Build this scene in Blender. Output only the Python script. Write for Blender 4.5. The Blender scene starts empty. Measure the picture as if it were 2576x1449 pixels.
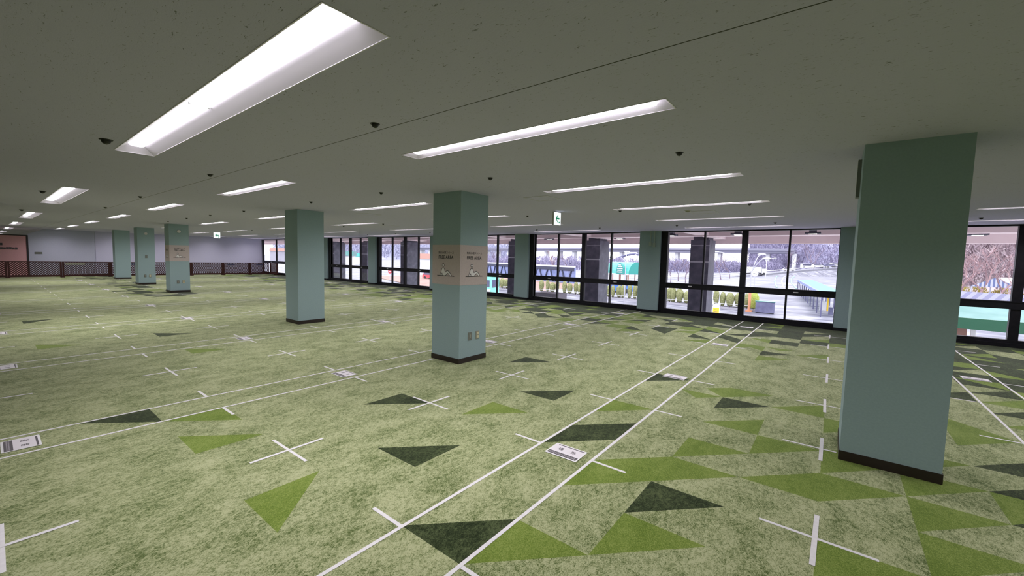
import bpy, bmesh, math, random
from mathutils import Matrix, Vector

scene = bpy.context.scene
COL = scene.collection
random.seed(7)

# ------------------------------------------------------------------ camera, sky, exposure
EYE = 1.6
FPX = 1039.5
W = ((0.78829, 0.06414, -0.61195), (0.61482, -0.04088, 0.78761), (0.02499, -0.99710, -0.07151))   # camera axes (right, down, forward) as world columns

def _orth():
    r = Vector((W[0][0], W[1][0], W[2][0])).normalized()
    f = Vector((W[0][2], W[1][2], W[2][2])).normalized()
    d = f.cross(r).normalized()
    r = d.cross(f).normalized()
    return r, d, f
RIGHT, DOWN, FWD = _orth()

def project(x, y, z):
    v = Vector((x, y, z - EYE))
    w = v.dot(FWD)
    if w < 0.05:
        return None
    return (1288 + FPX * v.dot(RIGHT) / w, 724.5 + FPX * v.dot(DOWN) / w)

def in_frame(x, y, z, m=0):
    p = project(x, y, z)
    return p is not None and -m < p[0] < 2576 + m and -m < p[1] < 1449 + m

cam_data = bpy.data.cameras.new('camera')
cam_data.sensor_fit = 'HORIZONTAL'
cam_data.sensor_width = 36.0
cam_data.lens = 36.0 * FPX / 2576.0
cam_data.clip_start = 0.02
cam_data.clip_end = 3000
cam = bpy.data.objects.new('camera', cam_data)
COL.objects.link(cam)
cam.matrix_world = Matrix(((RIGHT.x, -DOWN.x, -FWD.x, 0), (RIGHT.y, -DOWN.y, -FWD.y, 0), (RIGHT.z, -DOWN.z, -FWD.z, EYE), (0, 0, 0, 1)))
scene.camera = cam

world = bpy.data.worlds.new('overcast_sky')
scene.world = world
world.use_nodes = True
wn = world.node_tree
wn.nodes.clear()
w_out = wn.nodes.new('ShaderNodeOutputWorld')
w_bg = wn.nodes.new('ShaderNodeBackground')
w_bg.inputs['Color'].default_value = (0.93, 0.94, 1.0, 1)
w_bg.inputs['Strength'].default_value = 2.9
wn.links.new(w_bg.outputs[0], w_out.inputs[0])

scene.view_settings.view_transform = 'Standard'
scene.view_settings.look = 'None'
scene.view_settings.exposure = 0.35
scene.view_settings.gamma = 1.0
scene.view_settings.use_curve_mapping = False
try:
    scene.cycles.max_bounces = 10
    scene.cycles.diffuse_bounces = 5
    scene.cycles.transparent_max_bounces = 16
    scene.cycles.sample_clamp_indirect = 6
    scene.cycles.use_denoising = True
except Exception:
    pass

LAMP_POWER = 7.0         # radiance of the luminous strips
LAMP_SIDE = 3.8
LAMP_WATT = 10.0         # downward beam of each strip

# ------------------------------------------------------------------ materials
def mat(name, color, rough=0.6, metal=0.0, emit=None, spec=0.5):
    m = bpy.data.materials.new(name)
    m.use_nodes = True
    b = m.node_tree.nodes['Principled BSDF']
    b.inputs['Base Color'].default_value = (*color, 1)
    b.inputs['Roughness'].default_value = rough
    b.inputs['Metallic'].default_value = metal
    b.inputs['Specular IOR Level'].default_value = spec
    if emit:
        b.inputs['Emission Color'].default_value = (*emit[0], 1)
        b.inputs['Emission Strength'].default_value = emit[1]
    return m

def nd(m, t, **kw):
    n = m.node_tree.nodes.new(t)
    for k, v in kw.items():
        setattr(n, k, v)
    return n

def noise_mat(name, stops, scale=5.0, detail=4.0, rough=0.8, bump=0.0, stretch=None, mix=None, distortion=0.0, spec=0.3, bump_scale=None):
    """stops: [(pos,color),...] on a noise; mix: (scale, amount, dark factor) adds a second broader noise."""
    m = mat(name, stops[0][1], rough, spec=spec)
    nt = m.node_tree
    b = nt.nodes['Principled BSDF']
    tc = nd(m, 'ShaderNodeTexCoord')
    mp = nd(m, 'ShaderNodeMapping')
    nt.links.new(tc.outputs['Object'], mp.inputs[0])
    if stretch:
        mp.inputs['Scale'].default_value = stretch
    n = nd(m, 'ShaderNodeTexNoise')
    n.inputs['Scale'].default_value = scale
    n.inputs['Detail'].default_value = detail
    n.inputs['Distortion'].default_value = distortion
    nt.links.new(mp.outputs[0], n.inputs['Vector'])
    fac = n.outputs[0]
    if mix:
        n2 = nd(m, 'ShaderNodeTexNoise')
        n2.inputs['Scale'].default_value = mix[0]
        n2.inputs['Detail'].default_value = 3
        nt.links.new(mp.outputs[0], n2.inputs['Vector'])
        mx = nd(m, 'ShaderNodeMix')
        mx.data_type = 'FLOAT'
        mx.inputs[0].default_value = mix[1]
        nt.links.new(fac, mx.inputs[2])
        nt.links.new(n2.outputs[0], mx.inputs[3])
        fac = mx.outputs[0]
    r = nd(m, 'ShaderNodeValToRGB')
    e = r.color_ramp.elements
    while len(e) < len(stops):
        e.new(0.5)
    for i, (p, c) in enumerate(stops):
        e[i].position = p
        e[i].color = (*c, 1)
    nt.links.new(fac, r.inputs[0])
    nt.links.new(r.outputs[0], b.inputs['Base Color'])
    if bump:
        bp = nd(m, 'ShaderNodeBump')
        bp.inputs['Strength'].default_value = bump
        bp.inputs['Distance'].default_value = 0.01
        if bump_scale:
            n3 = nd(m, 'ShaderNodeTexNoise')
            n3.inputs['Scale'].default_value = bump_scale
            nt.links.new(mp.outputs[0], n3.inputs['Vector'])
            nt.links.new(n3.outputs[0], bp.inputs['Height'])
        else:
            nt.links.new(fac, bp.inputs['Height'])
        nt.links.new(bp.outputs[0], b.inputs['Normal'])
    return m

def carpet(name, dark, mid, light, p=(0.40, 0.5, 0.60), blot=0.45, fine=170.0):
    m = mat(name, mid, 0.95, spec=0.1)
    nt = m.node_tree
    b = nt.nodes['Principled BSDF']
    b.inputs['Sheen Weight'].default_value = 0.16
    b.inputs['Sheen Roughness'].default_value = 0.4
    geo = nd(m, 'ShaderNodeNewGeometry')
    mp = nd(m, 'ShaderNodeMapping')
    mp.inputs['Rotation'].default_value = (0, 0, 0.65)
    mp.inputs['Scale'].default_value = (1.0, 0.62, 1.0)
    nt.links.new(geo.outputs['Position'], mp.inputs[0])
    ns = []
    for sc, det, dist in ((fine, 2, 0.4), (42.0, 5, 0.8), (5.0, 4, 0.6)):
        n = nd(m, 'ShaderNodeTexNoise')
        n.inputs['Scale'].default_value = sc
        n.inputs['Detail'].default_value = det
        n.inputs['Distortion'].default_value = dist
        nt.links.new((mp.outputs[0]), n.inputs['Vector'])
        ns.append(n)
    m1 = nd(m, 'ShaderNodeMix'); m1.data_type = 'FLOAT'
    m1.inputs[0].default_value = blot
    nt.links.new(ns[0].outputs[0], m1.inputs[2]); nt.links.new(ns[1].outputs[0], m1.inputs[3])
    m2 = nd(m, 'ShaderNodeMix'); m2.data_type = 'FLOAT'
    m2.inputs[0].default_value = 0.24
    nt.links.new(m1.outputs[0], m2.inputs[2]); nt.links.new(ns[2].outputs[0], m2.inputs[3])
    r = nd(m, 'ShaderNodeValToRGB')
    e = r.color_ramp.elements
    e.new(0.5)
    for i, c in enumerate((dark, mid, light)):
        e[i].position = p[i]; e[i].color = (*c, 1)
    nt.links.new(m2.outputs[0], r.inputs[0])
    nt.links.new(r.outputs[0], b.inputs['Base Color'])
    bp = nd(m, 'ShaderNodeBump')
    bp.inputs['Strength'].default_value = 0.3
    bp.inputs['Distance'].default_value = 0.004
    nt.links.new(ns[0].outputs[0], bp.inputs['Height'])
    nt.links.new(bp.outputs[0], b.inputs['Normal'])
    return m

M = {}
M['carpet'] = carpet('carpet_pale_green', (0.075, 0.11, 0.028), (0.25, 0.285, 0.135), (0.41, 0.43, 0.245), (0.40, 0.485, 0.57))
M['carpet_lime'] = carpet('carpet_lime', (0.085, 0.14, 0.015), (0.155, 0.22, 0.038), (0.23, 0.29, 0.075), (0.38, 0.5, 0.60), 0.3)
M['carpet_dark'] = carpet('carpet_dark_green', (0.009, 0.016, 0.004), (0.027, 0.040, 0.014), (0.085, 0.11, 0.045), (0.40, 0.49, 0.61), 0.5)

def ceiling_mat():
    m = mat('ceiling_board', (0.6, 0.6, 0.55), 0.95, spec=0.1)
    nt = m.node_tree
    b = nt.nodes['Principled BSDF']
    geo = nd(m, 'ShaderNodeNewGeometry')
    mp = nd(m, 'ShaderNodeMapping')
    mp.inputs['Scale'].default_value = (1.0, 2.6, 1.0)
    nt.links.new(geo.outputs['Position'], mp.inputs[0])
    n = nd(m, 'ShaderNodeTexNoise')
    n.inputs['Scale'].default_value = 32
    n.inputs['Detail'].default_value = 5
    n.inputs['Distortion'].default_value = 1.5
    nt.links.new(mp.outputs[0], n.inputs['Vector'])
    r = nd(m, 'ShaderNodeValToRGB')
    r.color_ramp.elements[0].position = 0.29; r.color_ramp.elements[0].color = (0.17, 0.17, 0.19, 1)
    r.color_ramp.elements[1].position = 0.355; r.color_ramp.elements[1].color = (0.545, 0.52, 0.70, 1)
    nt.links.new(n.outputs[0], r.inputs[0])
    nt.links.new(r.outputs[0], b.inputs['Base Color'])
    bp = nd(m, 'ShaderNodeBump')
    bp.inputs['Strength'].default_value = 0.18
    bp.inputs['Distance'].default_value = 0.006
    nt.links.new(n.outputs[0], bp.inputs['Height'])
    nt.links.new(bp.outputs[0], b.inputs['Normal'])
    return m
M['ceiling'] = ceiling_mat()
M['seam'] = mat('ceiling_seam', (0.05, 0.05, 0.045), 0.9)
M['reflector'] = mat('white_reflector', (0.74, 0.70, 0.79), 0.4)
M['lamp'] = mat('luminous_strip', (0.9, 0.9, 0.9), 0.4, emit=((1.0, 0.955, 1.0), LAMP_POWER))
M['lamp_side'] = mat('diffuser_side', (0.9, 0.9, 0.9), 0.4, emit=((1.0, 0.96, 1.0), LAMP_SIDE))
M['clip'] = mat('grey_clip', (0.5, 0.5, 0.5), 0.5)
M['pillar'] = noise_mat('sage_green_paint', [(0.3, (0.285, 0.385, 0.405)), (0.7, (0.31, 0.415, 0.435))], 60, 3, 0.75, 0.08)
M['base'] = mat('dark_brown_vinyl', (0.018, 0.010, 0.008), 0.5)
M['band'] = noise_mat('beige_pink_sheet', [(0.3, (0.47, 0.40, 0.385)), (0.7, (0.51, 0.435, 0.415))], 40, 2, 0.7)
M['ink'] = mat('black_ink', (0.02, 0.02, 0.02), 0.6)
M['white_print'] = mat('white_print', (0.72, 0.70, 0.69), 0.6)
M['tape'] = noise_mat('white_tape', [(0.3, (0.68, 0.66, 0.68)), (0.7, (0.76, 0.74, 0.75))], 30, 2, 0.55)
M['paper'] = mat('white_paper', (0.72, 0.68, 0.72), 0.55)
M['paper_edge'] = mat('laminated_edge', (0.86, 0.85, 0.86), 0.25)
M['print_grey'] = mat('grey_print', (0.10, 0.09, 0.10), 0.6)
M['print_pale'] = mat('pale_print', (0.45, 0.42, 0.45), 0.6)
M['frame'] = noise_mat('black_aluminium', [(0.3, (0.006, 0.006, 0.010)), (0.7, (0.012, 0.011, 0.015))], 12, 3, 0.45, spec=0.25)
M['latch'] = mat('pale_latch', (0.55, 0.54, 0.56), 0.4)
M['head'] = mat('black_sprinkler', (0.02, 0.02, 0.018), 0.5)
M['plate'] = mat('beige_plate', (0.30, 0.29, 0.22), 0.5)
M['plate_dark'] = mat('grey_plate', (0.16, 0.17, 0.15), 0.5)
M['socket'] = mat('cream_socket', (0.62, 0.58, 0.40), 0.4)
M['speaker'] = mat('pale_disc', (0.62, 0.60, 0.58), 0.6)
M['wall_purple'] = noise_mat('lavender_wall', [(0.3, (0.55, 0.54, 0.70)), (0.7, (0.59, 0.58, 0.74))], 30, 2, 0.85)
M['wall_blue'] = noise_mat('grey_blue_wall', [(0.3, (0.50, 0.515, 0.64)), (0.7, (0.54, 0.55, 0.68))], 30, 2, 0.85)
M['wall_pink'] = noise_mat('dusky_pink_wall', [(0.3, (0.74, 0.40, 0.43)), (0.7, (0.79, 0.44, 0.47))], 30, 2, 0.85)
M['wall_plain'] = noise_mat('pale_wall', [(0.3, (0.42, 0.43, 0.39)), (0.7, (0.47, 0.47, 0.43))], 30, 2, 0.85)
M['dark_trim'] = mat('dark_trim', (0.02, 0.015, 0.02), 0.6)
M['lattice'] = noise_mat('dark_red_brown_wood', [(0.3, (0.045, 0.014, 0.013)), (0.7, (0.075, 0.022, 0.02))], 8, 4, 0.6)
M['exit_white'] = mat('lit_sign_face', (0.8, 0.85, 0.85), 0.4, emit=((0.88, 0.96, 1.0), 0.85))
M['exit_green'] = mat('green_arrow', (0.0, 0.22, 0.10), 0.5, emit=((0.0, 0.45, 0.22), 0.25))
M['exit_case'] = mat('sign_case', (0.45, 0.46, 0.45), 0.5)
M['conduit'] = mat('painted_conduit', (0.36, 0.43, 0.38), 0.5)

def glass_mat():
    m = bpy.data.materials.new('window_glass')
    m.use_nodes = True
    nt = m.node_tree
    nt.nodes.clear()
    out = nt.nodes.new('ShaderNodeOutputMaterial')
    tr = nt.nodes.new('ShaderNodeBsdfTransparent')
    tr.inputs[0].default_value = (0.95, 0.95, 0.97, 1)
    gl = nt.nodes.new('ShaderNodeBsdfGlossy')
    gl.inputs['Roughness'].default_value = 0.0
    gl.inputs['Color'].default_value = (0.9, 0.9, 0.95, 1)
    fr = nt.nodes.new('ShaderNodeFresnel')
    fr.inputs[0].default_value = 1.13
    mx = nt.nodes.new('ShaderNodeMixShader')
    nt.links.new(fr.outputs[0], mx.inputs[0])
    nt.links.new(tr.outputs[0], mx.inputs[1])
    nt.links.new(gl.outputs[0], mx.inputs[2])
    nt.links.new(mx.outputs[0], out.inputs[0])
    return m
M['glass'] = glass_mat()

# ------------------------------------------------------------------ mesh helpers
class MB:
    def __init__(self):
        self.v, self.f, self.mi, self.mats = [], [], [], []
    def m(self, mm):
        if mm not in self.mats:
            self.mats.append(mm)
        return self.mats.index(mm)
    def face(self, pts, mm=0):
        i = len(self.v)
        self.v += [tuple(p) for p in pts]
        self.f.append(tuple(range(i, i + len(pts))))
        self.mi.append(mm)
    def box(self, x0, x1, y0, y1, z0, z1, mm=0):
        i = len(self.v)
        self.v += [(x0, y0, z0), (x1, y0, z0), (x1, y1, z0), (x0, y1, z0), (x0, y0, z1), (x1, y0, z1), (x1, y1, z1), (x0, y1, z1)]
        for q in ((0, 3, 2, 1), (4, 5, 6, 7), (0, 1, 5, 4), (1, 2, 6, 5), (2, 3, 7, 6), (3, 0, 4, 7)):
            self.f.append(tuple(i + k for k in q)); self.mi.append(mm)
    def prism(self, poly, z0, z1, mm=0, T=None):
        n = len(poly); i = len(self.v)
        pts = [(p[0], p[1], z0) for p in poly] + [(p[0], p[1], z1) for p in poly]
        if T is not None:
            pts = [tuple(T @ Vector(p)) for p in pts]
        self.v += pts
        self.f.append(tuple(i + k for k in reversed(range(n)))); self.mi.append(mm)
        self.f.append(tuple(i + n + k for k in range(n))); self.mi.append(mm)
        for k in range(n):
            a, b = k, (k + 1) % n
            self.f.append((i + a, i + b, i + n + b, i + n + a)); self.mi.append(mm)
    def tube(self, path, r, n=8, mm=0, cap=True):
        path = [Vector(p) for p in path]
        rs = r if isinstance(r, (list, tuple)) else [r] * len(path)
        rings = []
        for k, p in enumerate(path):
            a = path[max(k - 1, 0)]; b = path[min(k + 1, len(path) - 1)]
            t = (b - a).normalized()
            up = Vector((0, 0, 1)) if abs(t.z) < 0.95 else Vector((1, 0, 0))
            u = t.cross(up).normalized(); w = u.cross(t).normalized()
            i = len(self.v)
            for j in range(n):
                an = 2 * math.pi * j / n
                self.v.append(tuple(p + (u * math.cos(an) + w * math.sin(an)) * rs[k]))
            rings.append(i)
        for k in range(len(rings) - 1):
            for j in range(n):
                a, b = rings[k], rings[k + 1]
                self.f.append((a + j, a + (j + 1) % n, b + (j + 1) % n, b + j)); self.mi.append(mm)
        if cap:
            self.f.append(tuple(rings[0] + j for j in reversed(range(n)))); self.mi.append(mm)
            self.f.append(tuple(rings[-1] + j for j in range(n))); self.mi.append(mm)
    def lathe(self, prof, n=16, c=(0, 0, 0), mm=0):
        rings = []
        for (r, z) in prof:
            i = len(self.v)
            for j in range(n):
                a = 2 * math.pi * j / n
                self.v.append((c[0] + r * math.cos(a), c[1] + r * math.sin(a), c[2] + z))
            rings.append(i)
        for k in range(len(rings) - 1):
            for j in range(n):
                a, b = rings[k], rings[k + 1]
                self.f.append((a + j, a + (j + 1) % n, b + (j + 1) % n, b + j)); self.mi.append(mm)
        self.f.append(tuple(rings[0] + j for j in reversed(range(n)))); self.mi.append(mm)
        self.f.append(tuple(rings[-1] + j for j in range(n))); self.mi.append(mm)
    def blob(self, c, rx, ry, rz, mm=0, seg=8, rings=5, jit=0.0, rnd=random):
        i0 = len(self.v)
        rows = []
        for a in range(rings + 1):
            th = math.pi * a / rings
            row = []
            cnt = 1 if a in (0, rings) else seg
            for b in range(cnt):
                ph = 2 * math.pi * b / seg
                k = 1 + (rnd.random() - 0.5) * 2 * jit
                self.v.append((c[0] + rx * k * math.sin(th) * math.cos(ph), c[1] + ry * k * math.sin(th) * math.sin(ph), c[2] + rz * k * math.cos(th)))
                row.append(len(self.v) - 1)
            rows.append(row)
        for a in range(rings):
            r0, r1 = rows[a], rows[a + 1]
            for b in range(seg):
                b2 = (b + 1) % seg
                if len(r0) == 1:
                    self.f.append((r0[0], r1[b], r1[b2]))
                elif len(r1) == 1:
                    self.f.append((r0[b], r1[0], r0[b2]))
                else:
                    self.f.append((r0[b], r1[b], r1[b2], r0[b2]))
                self.mi.append(mm)
    def add_mesh(self, me, T, mm=0):
        i = len(self.v)
        self.v += [tuple(T @ v.co) for v in me.vertices]
        for p in me.polygons:
            self.f.append(tuple(i + k for k in p.vertices)); self.mi.append(mm)
    def build(self, name, mats, parent=None, smooth=False, loc=None):
        me = bpy.data.meshes.new(name)
        me.from_pydata(self.v, [], self.f)
        for mm in (mats if isinstance(mats, (list, tuple)) else [mats]):
            me.materials.append(mm)
        me.polygons.foreach_set('material_index', self.mi)
        if smooth:
            me.polygons.foreach_set('use_smooth', [True] * len(self.f))
        me.update()
        bm = bmesh.new(); bm.from_mesh(me)
        bmesh.ops.remove_doubles(bm, verts=bm.verts, dist=1e-5)
        bmesh.ops.recalc_face_normals(bm, faces=bm.faces)
        bm.to_mesh(me); bm.free()
        o = bpy.data.objects.new(name, me)
        COL.objects.link(o)
        if parent is not None:
            o.parent = parent
        if loc is not None:
            o.location = loc
        return o

def tag(o, label, cat, group=None, kind=None):
    o['label'] = label; o['category'] = cat
    if group: o['group'] = group
    if kind: o['kind'] = kind
    return o

def struct(o, label, cat):
    o['kind'] = 'structure'; o['label'] = label; o['category'] = cat
    return o

def empty(name, loc=(0, 0, 0), rz=0.0):
    o = bpy.data.objects.new(name, None)
    o.empty_display_size = 0.1
    COL.objects.link(o)
    o.location = loc
    o.rotation_euler = (0, 0, rz)
    return o

def copy_tree(o, parent=None):
    c = o.copy(); COL.objects.link(c)
    if parent is not None: c.parent = parent
    for ch in [q for q in bpy.data.objects if q.parent == o]:
        copy_tree(ch, c)
    return c

def text_mesh(body, size, bold=0.0):
    cu = bpy.data.curves.new('lettering', 'FONT')
    cu.body = body; cu.size = size
    cu.align_x = 'CENTER'; cu.align_y = 'CENTER'
    cu.resolution_u = 3
    cu.offset = bold
    ob = bpy.data.objects.new('lettering_source', cu)
    COL.objects.link(ob)
    dg = bpy.context.evaluated_depsgraph_get()
    dg.update()
    me = bpy.data.meshes.new_from_object(ob.evaluated_get(dg))
    bpy.data.objects.remove(ob); bpy.data.curves.remove(cu)
    return me

def fit_text(mb, body, width, height, T, mm=0, bold=0.0):
    """centred text scaled to a given width and height, mapped by T from the XY plane."""
    me = text_mesh(body, 1.0, bold)
    if not me.vertices:
        return
    xs = [v.co.x for v in me.vertices]; ys = [v.co.y for v in me.vertices]
    cx, cy = (min(xs) + max(xs)) / 2, (min(ys) + max(ys)) / 2
    sx = width / (max(xs) - min(xs)); sy = height / (max(ys) - min(ys))
    S = Matrix.Diagonal((sx, sy, 1, 1)) @ Matrix.Translation((-cx, -cy, 0))
    mb.add_mesh(me, T @ S, mm)
    bpy.data.meshes.remove(me)

ORD = ['first', 'second', 'third', 'fourth', 'fifth', 'sixth', 'seventh', 'eighth', 'ninth', 'tenth', 'eleventh', 'twelfth', 'thirteenth', 'fourteenth', 'fifteenth', 'sixteenth', 'seventeenth', 'eighteenth', 'nineteenth', 'twentieth']
def ordinal(i):
    if i < 20: return ORD[i]
    return {20: 'twenty-first', 21: 'twenty-second', 22: 'twenty-third', 23: 'twenty-fourth', 24: 'twenty-fifth'}.get(i, 'number %d' % (i + 1))

# ------------------------------------------------------------------ room measures
C = 2.565                      # ceiling height
YW = 13.2                      # inner face of the window wall
XL = -34.5                     # lavender wall
PX = [0.43 - 5.07 * k for k in range(8)]   # pillar / pilaster centres along the windows
PILLAR_Y = 4.63
XR, YB = 7.2, -5.2             # room edges out of the picture

# ------------------------------------------------------------------ floor with carpet tiles
GX0, GDX, GY0, GDY = 0.015, 0.4865, -0.005, 0.4925
DARK = [
    [(-6, 4), (-5, 5), (-5, 4)], [(-4, 3), (-3, 4), (-3, 3)], [(-2, 6), (-1, 6), (-2, 5)],
    [(-4, 7), (-3, 8), (-3, 7), (-4, 6)], [(-11, 1), (-11, 2), (-10, 2)], [(-2, 11), (-1, 11), (-2, 10)],
    [(-2, 18), (-1, 18), (-2, 17)], [(-2, 21), (-1, 21), (-1, 20), (-2, 20)], [(-4, 21), (-3, 20), (-3, 19), (-4, 20)],
    [(-8, 11), (-7, 11), (-8, 10)], [(-6, 8), (-5, 9), (-5, 8)], [(-14, 21), (-13, 20), (-13, 19), (-14, 20)],
    [(-7, 20), (-7, 21), (-6, 21), (-6, 19)], [(2, 10), (3, 11), (3, 10)], [(2, 9), (3, 10), (3, 9)], [(2, 8), (3, 9), (3, 8)],
    [(2, 15), (3, 16), (3, 15)], [(-8, -1), (-8, 0), (-7, -1)], [(-7, -1), (-7, 0), (-8, 0)], [(-4, 11), (-4, 12), (-3, 12)], [(-8, 5), (-8, 6), (-7, 6)], [(-28, 1), (-28, 2), (-27, 1)],
    [(3, 14), (4, 15), (4, 14)], [(3, 16), (4, 17), (4, 16)], [(-3, 0), (-2, 1), (-2, 0)],
    [(-21, 4), (-20, 5), (-20, 4)], [(-10, 22), (-9, 22), (-10, 21)], [(-3, 22), (-2, 22), (-3, 21)]]
LIME = [
    [(-3, 4), (-2, 4), (-3, 3)], [(-2, 5), (-1, 5), (-2, 4)], [(-3, 6), (-2, 7), (-1, 7), (-3, 5)], [(-2, 8), (-1, 8), (-2, 7)],
    [(-1, 9), (0, 9), (-1, 8)], [(-1, 7), (0, 8), (1, 8), (0, 7)], [(1, 8), (2, 8), (1, 7)], [(1, 7), (2, 7), (1, 6)],
    [(-6, 3), (-5, 2), (-6, 2)], [(-9, 2), (-8, 3), (-8, 2)], [(-10, 2), (-10, 3), (-9, 3)], [(-1, 11), (0, 12), (0, 11)],
    [(2, 13), (3, 12), (2, 11)], [(1, 9), (2, 9), (1, 8)], [(2, 9), (3, 9), (2, 8)], [(1, 10), (2, 10), (1, 9)],
    [(0, 6), (1, 6), (0, 5)], [(2, 7), (3, 7), (2, 6)], [(0, 9), (1, 10), (1, 9), (0, 8)], [(0, 11), (1, 11), (0, 10)], [(-2, 9), (-1, 10), (-1, 9)],
    [(-3, 10), (-2, 12), (-1, 12), (-2, 11)], [(-4, 9), (-3, 9), (-4, 8)], [(-6, 6), (-6, 7), (-5, 7)], [(-21, 1), (-20, 2), (-20, 1)],
    [(-17, 4), (-16, 5), (-16, 4)], [(-2, 17), (-1, 17), (-2, 16)], [(-1, 18), (0, 19), (0, 18)], [(-3, 19), (-1, 19), (-3, 18)],
    [(3, 13), (4, 14), (4, 13)], [(3, 11), (4, 12), (4, 11)], [(3, 15), (4, 16), (4, 15)], [(-5, 18), (-4, 19), (-4, 18)]]

def inside(p, poly):
    c = False
    j = len(poly) - 1
    for i in range(len(poly)):
        (xi, yi), (xj, yj) = poly[i], poly[j]
        if (yi > p[1]) != (yj > p[1]) and p[0] < (xj - xi) * (p[1] - yi) / (yj - yi) + xi:
            c = not c
        j = i
    return c

def build_floor():
    rnd = random.Random(21)
    mb = MB()
    explicit = {}
    for col, polys in ((2, DARK), (1, LIME)):
        for poly in polys:
            for i in range(min(p[0] for p in poly), max(p[0] for p in poly)):
                for k in range(min(p[1] for p in poly), max(p[1] for p in poly)):
                    for q, (dx, dy) in enumerate(((.5, .17), (.83, .5), (.5, .83), (.17, .5))):
                        if inside((i + dx, k + dy), poly):
                            explicit.setdefault((i, k), {})[q] = col
    # shift of pale ground and bands
    i0, i1 = -72, 14
    k0, k1 = -10, 27
    def cell_random(i, k):
        y = GY0 + k * GDY; x = GX0 + i * GDX
        if y > 11.9: pd, pl = 0.86, 0.08
        elif y > 10.9: pd, pl = 0.58, 0.22
        elif y > 9.9: pd, pl = 0.34, 0.30
        elif y > 9.2: pd, pl = 0.14, 0.26
        elif y > 8.6 and x > -4: pd, pl = 0.06, 0.2
        else: pd, pl = 0.0, 0.0
        if x > 1.4:
            if y > 8: pd, pl = 0.72, 0.14
            elif y > 4: pd, pl = 0.32, 0.34
            elif y < 4: pd, pl = 0.15, 0.45
        elif x > 0.4 and y > 4.5 and y < 9: pd, pl = max(pd, 0.04), 0.3
        if x < -18 and 3.3 < y < 4.6: pd, pl = 0.4, 0.1
        if x < -18 and 2.0 < y <= 3.3: pd, pl = 0.07, 0.05
        def pick():
            r = rnd.random()
            return 2 if r < pd else (1 if r < pd + pl else 0)
        a, b = pick(), pick()
        if rnd.random() < 0.4: b = a
        return [a, b, b, a] if rnd.random() < 0.6 else [a, a, b, b]
    for i in range(i0, i1):
        for k in range(k0, k1):
            x0, x1 = GX0 + i * GDX, GX0 + (i + 1) * GDX
            y0, y1 = GY0 + k * GDY, min(GY0 + (k + 1) * GDY, YW)
            near = -22 <= i <= 2 and k < 18
            cols = cell_random(i, k)
            if near and not (i >= 3): cols = [0, 0, 0, 0]
            if (i, k) in explicit:
                cols = [explicit[(i, k)].get(q, 0) for q in range(4)]
            cx, cy = (x0 + x1) / 2, (y0 + y1) / 2
            cs = [(x0, y0), (x1, y0), (x1, y1), (x0, y1)]
            if len(set(cols)) == 1:
                mb.face([(*p, 0) for p in cs], cols[0])
            else:
                for q in range(4):
                    mb.face([(*cs[q], 0), (*cs[(q + 1) % 4], 0), (cx, cy, 0)], cols[q])
    xa, xb = GX0 + i0 * GDX, GX0 + i1 * GDX
    ya, yb = GY0 + k0 * GDY, YW
    mb.face([(-57.4, ya, 0), (xa, ya, 0), (xa, yb, 0), (-57.4, yb, 0)], 0)
    mb.face([(xb, ya, 0), (XR, ya, 0), (XR, yb, 0), (xb, yb, 0)], 1)
    mb.face([(-57.4, YB, 0), (XR, YB, 0), (XR, ya, 0), (-57.4, ya, 0)], 0)
    mb.face([(-57.4, yb, 0), (XR, yb, 0), (XR, 13.4, 0), (-57.4, 13.4, 0)], 2)
    me_o = mb.build('floor', [M['carpet'], M['carpet_lime'], M['carpet_dark']])
    return struct(me_o, 'carpet tile floor in pale green with lime and dark green triangles', 'floor')
build_floor()

# ------------------------------------------------------------------ lights: layout first, because the ceiling has openings for them
ROWS = [(2.62, 0.19), (5.06, 0.19), (7.40, 0.20), (9.74, 0.19), (12.08, 0.19)]
LIGHTS = []      # (x0,x1,yc,width,recess,row)
for row, (yc, wd) in enumerate(ROWS):
    for k in range(-1, 7):
        x1 = -0.85 - 5.07 * k
        LIGHTS.append((x1 - 2.49, x1, yc, wd, 0.012, row + 1))
for k in range(-1, 7):
    x1 = -1.62 - 8.2 * k
    LIGHTS.append((x1 - 4.02, x1, 1.0, 0.30, 0.05, 0))

def build_ceiling():
    mb = MB()
    xa, xb = -57.4, XR
    bands = sorted(set((l[2] - l[3] / 2, l[2] + l[3] / 2) for l in LIGHTS))
    y = YB
    seams = [(1.935, 1.943)]
    for (a, b) in bands:
        if y < seams[0][0] < a:
            mb.face([(xa, y, C), (xb, y, C), (xb, seams[0][0], C), (xa, seams[0][0], C)], 0)
            mb.face([(xa, seams[0][0], C), (xb, seams[0][0], C), (xb, seams[0][1], C), (xa, seams[0][1], C)], 1)
            y = seams[0][1]
        mb.face([(xa, y, C), (xb, y, C), (xb, a, C), (xa, a, C)], 0)
        xs = sorted((l[0], l[1]) for l in LIGHTS if abs(l[2] - l[3] / 2 - a) < 1e-6)
        x = xa
        for (p, q) in xs:
            if p > x:
                mb.face([(x, a, C), (p, a, C), (p, b, C), (x, b, C)], 0)
            x = q
        mb.face([(x, a, C), (xb, a, C), (xb, b, C), (x, b, C)], 0)
        y = b
    mb.face([(xa, y, C), (xb, y, C), (xb, 13.4, C), (xa, 13.4, C)], 0)
    # upper slab above the recesses
    mb.face([(xa, YB, C + 0.25), (xb, YB, C + 0.25), (xb, 13.6, C + 0.25), (xa, 13.6, C + 0.25)], 0)
    return struct(mb.build('ceiling', [M['ceiling'], M['seam']]), 'speckled acoustic ceiling board with a dark joint line', 'ceiling')
build_ceiling()

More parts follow.
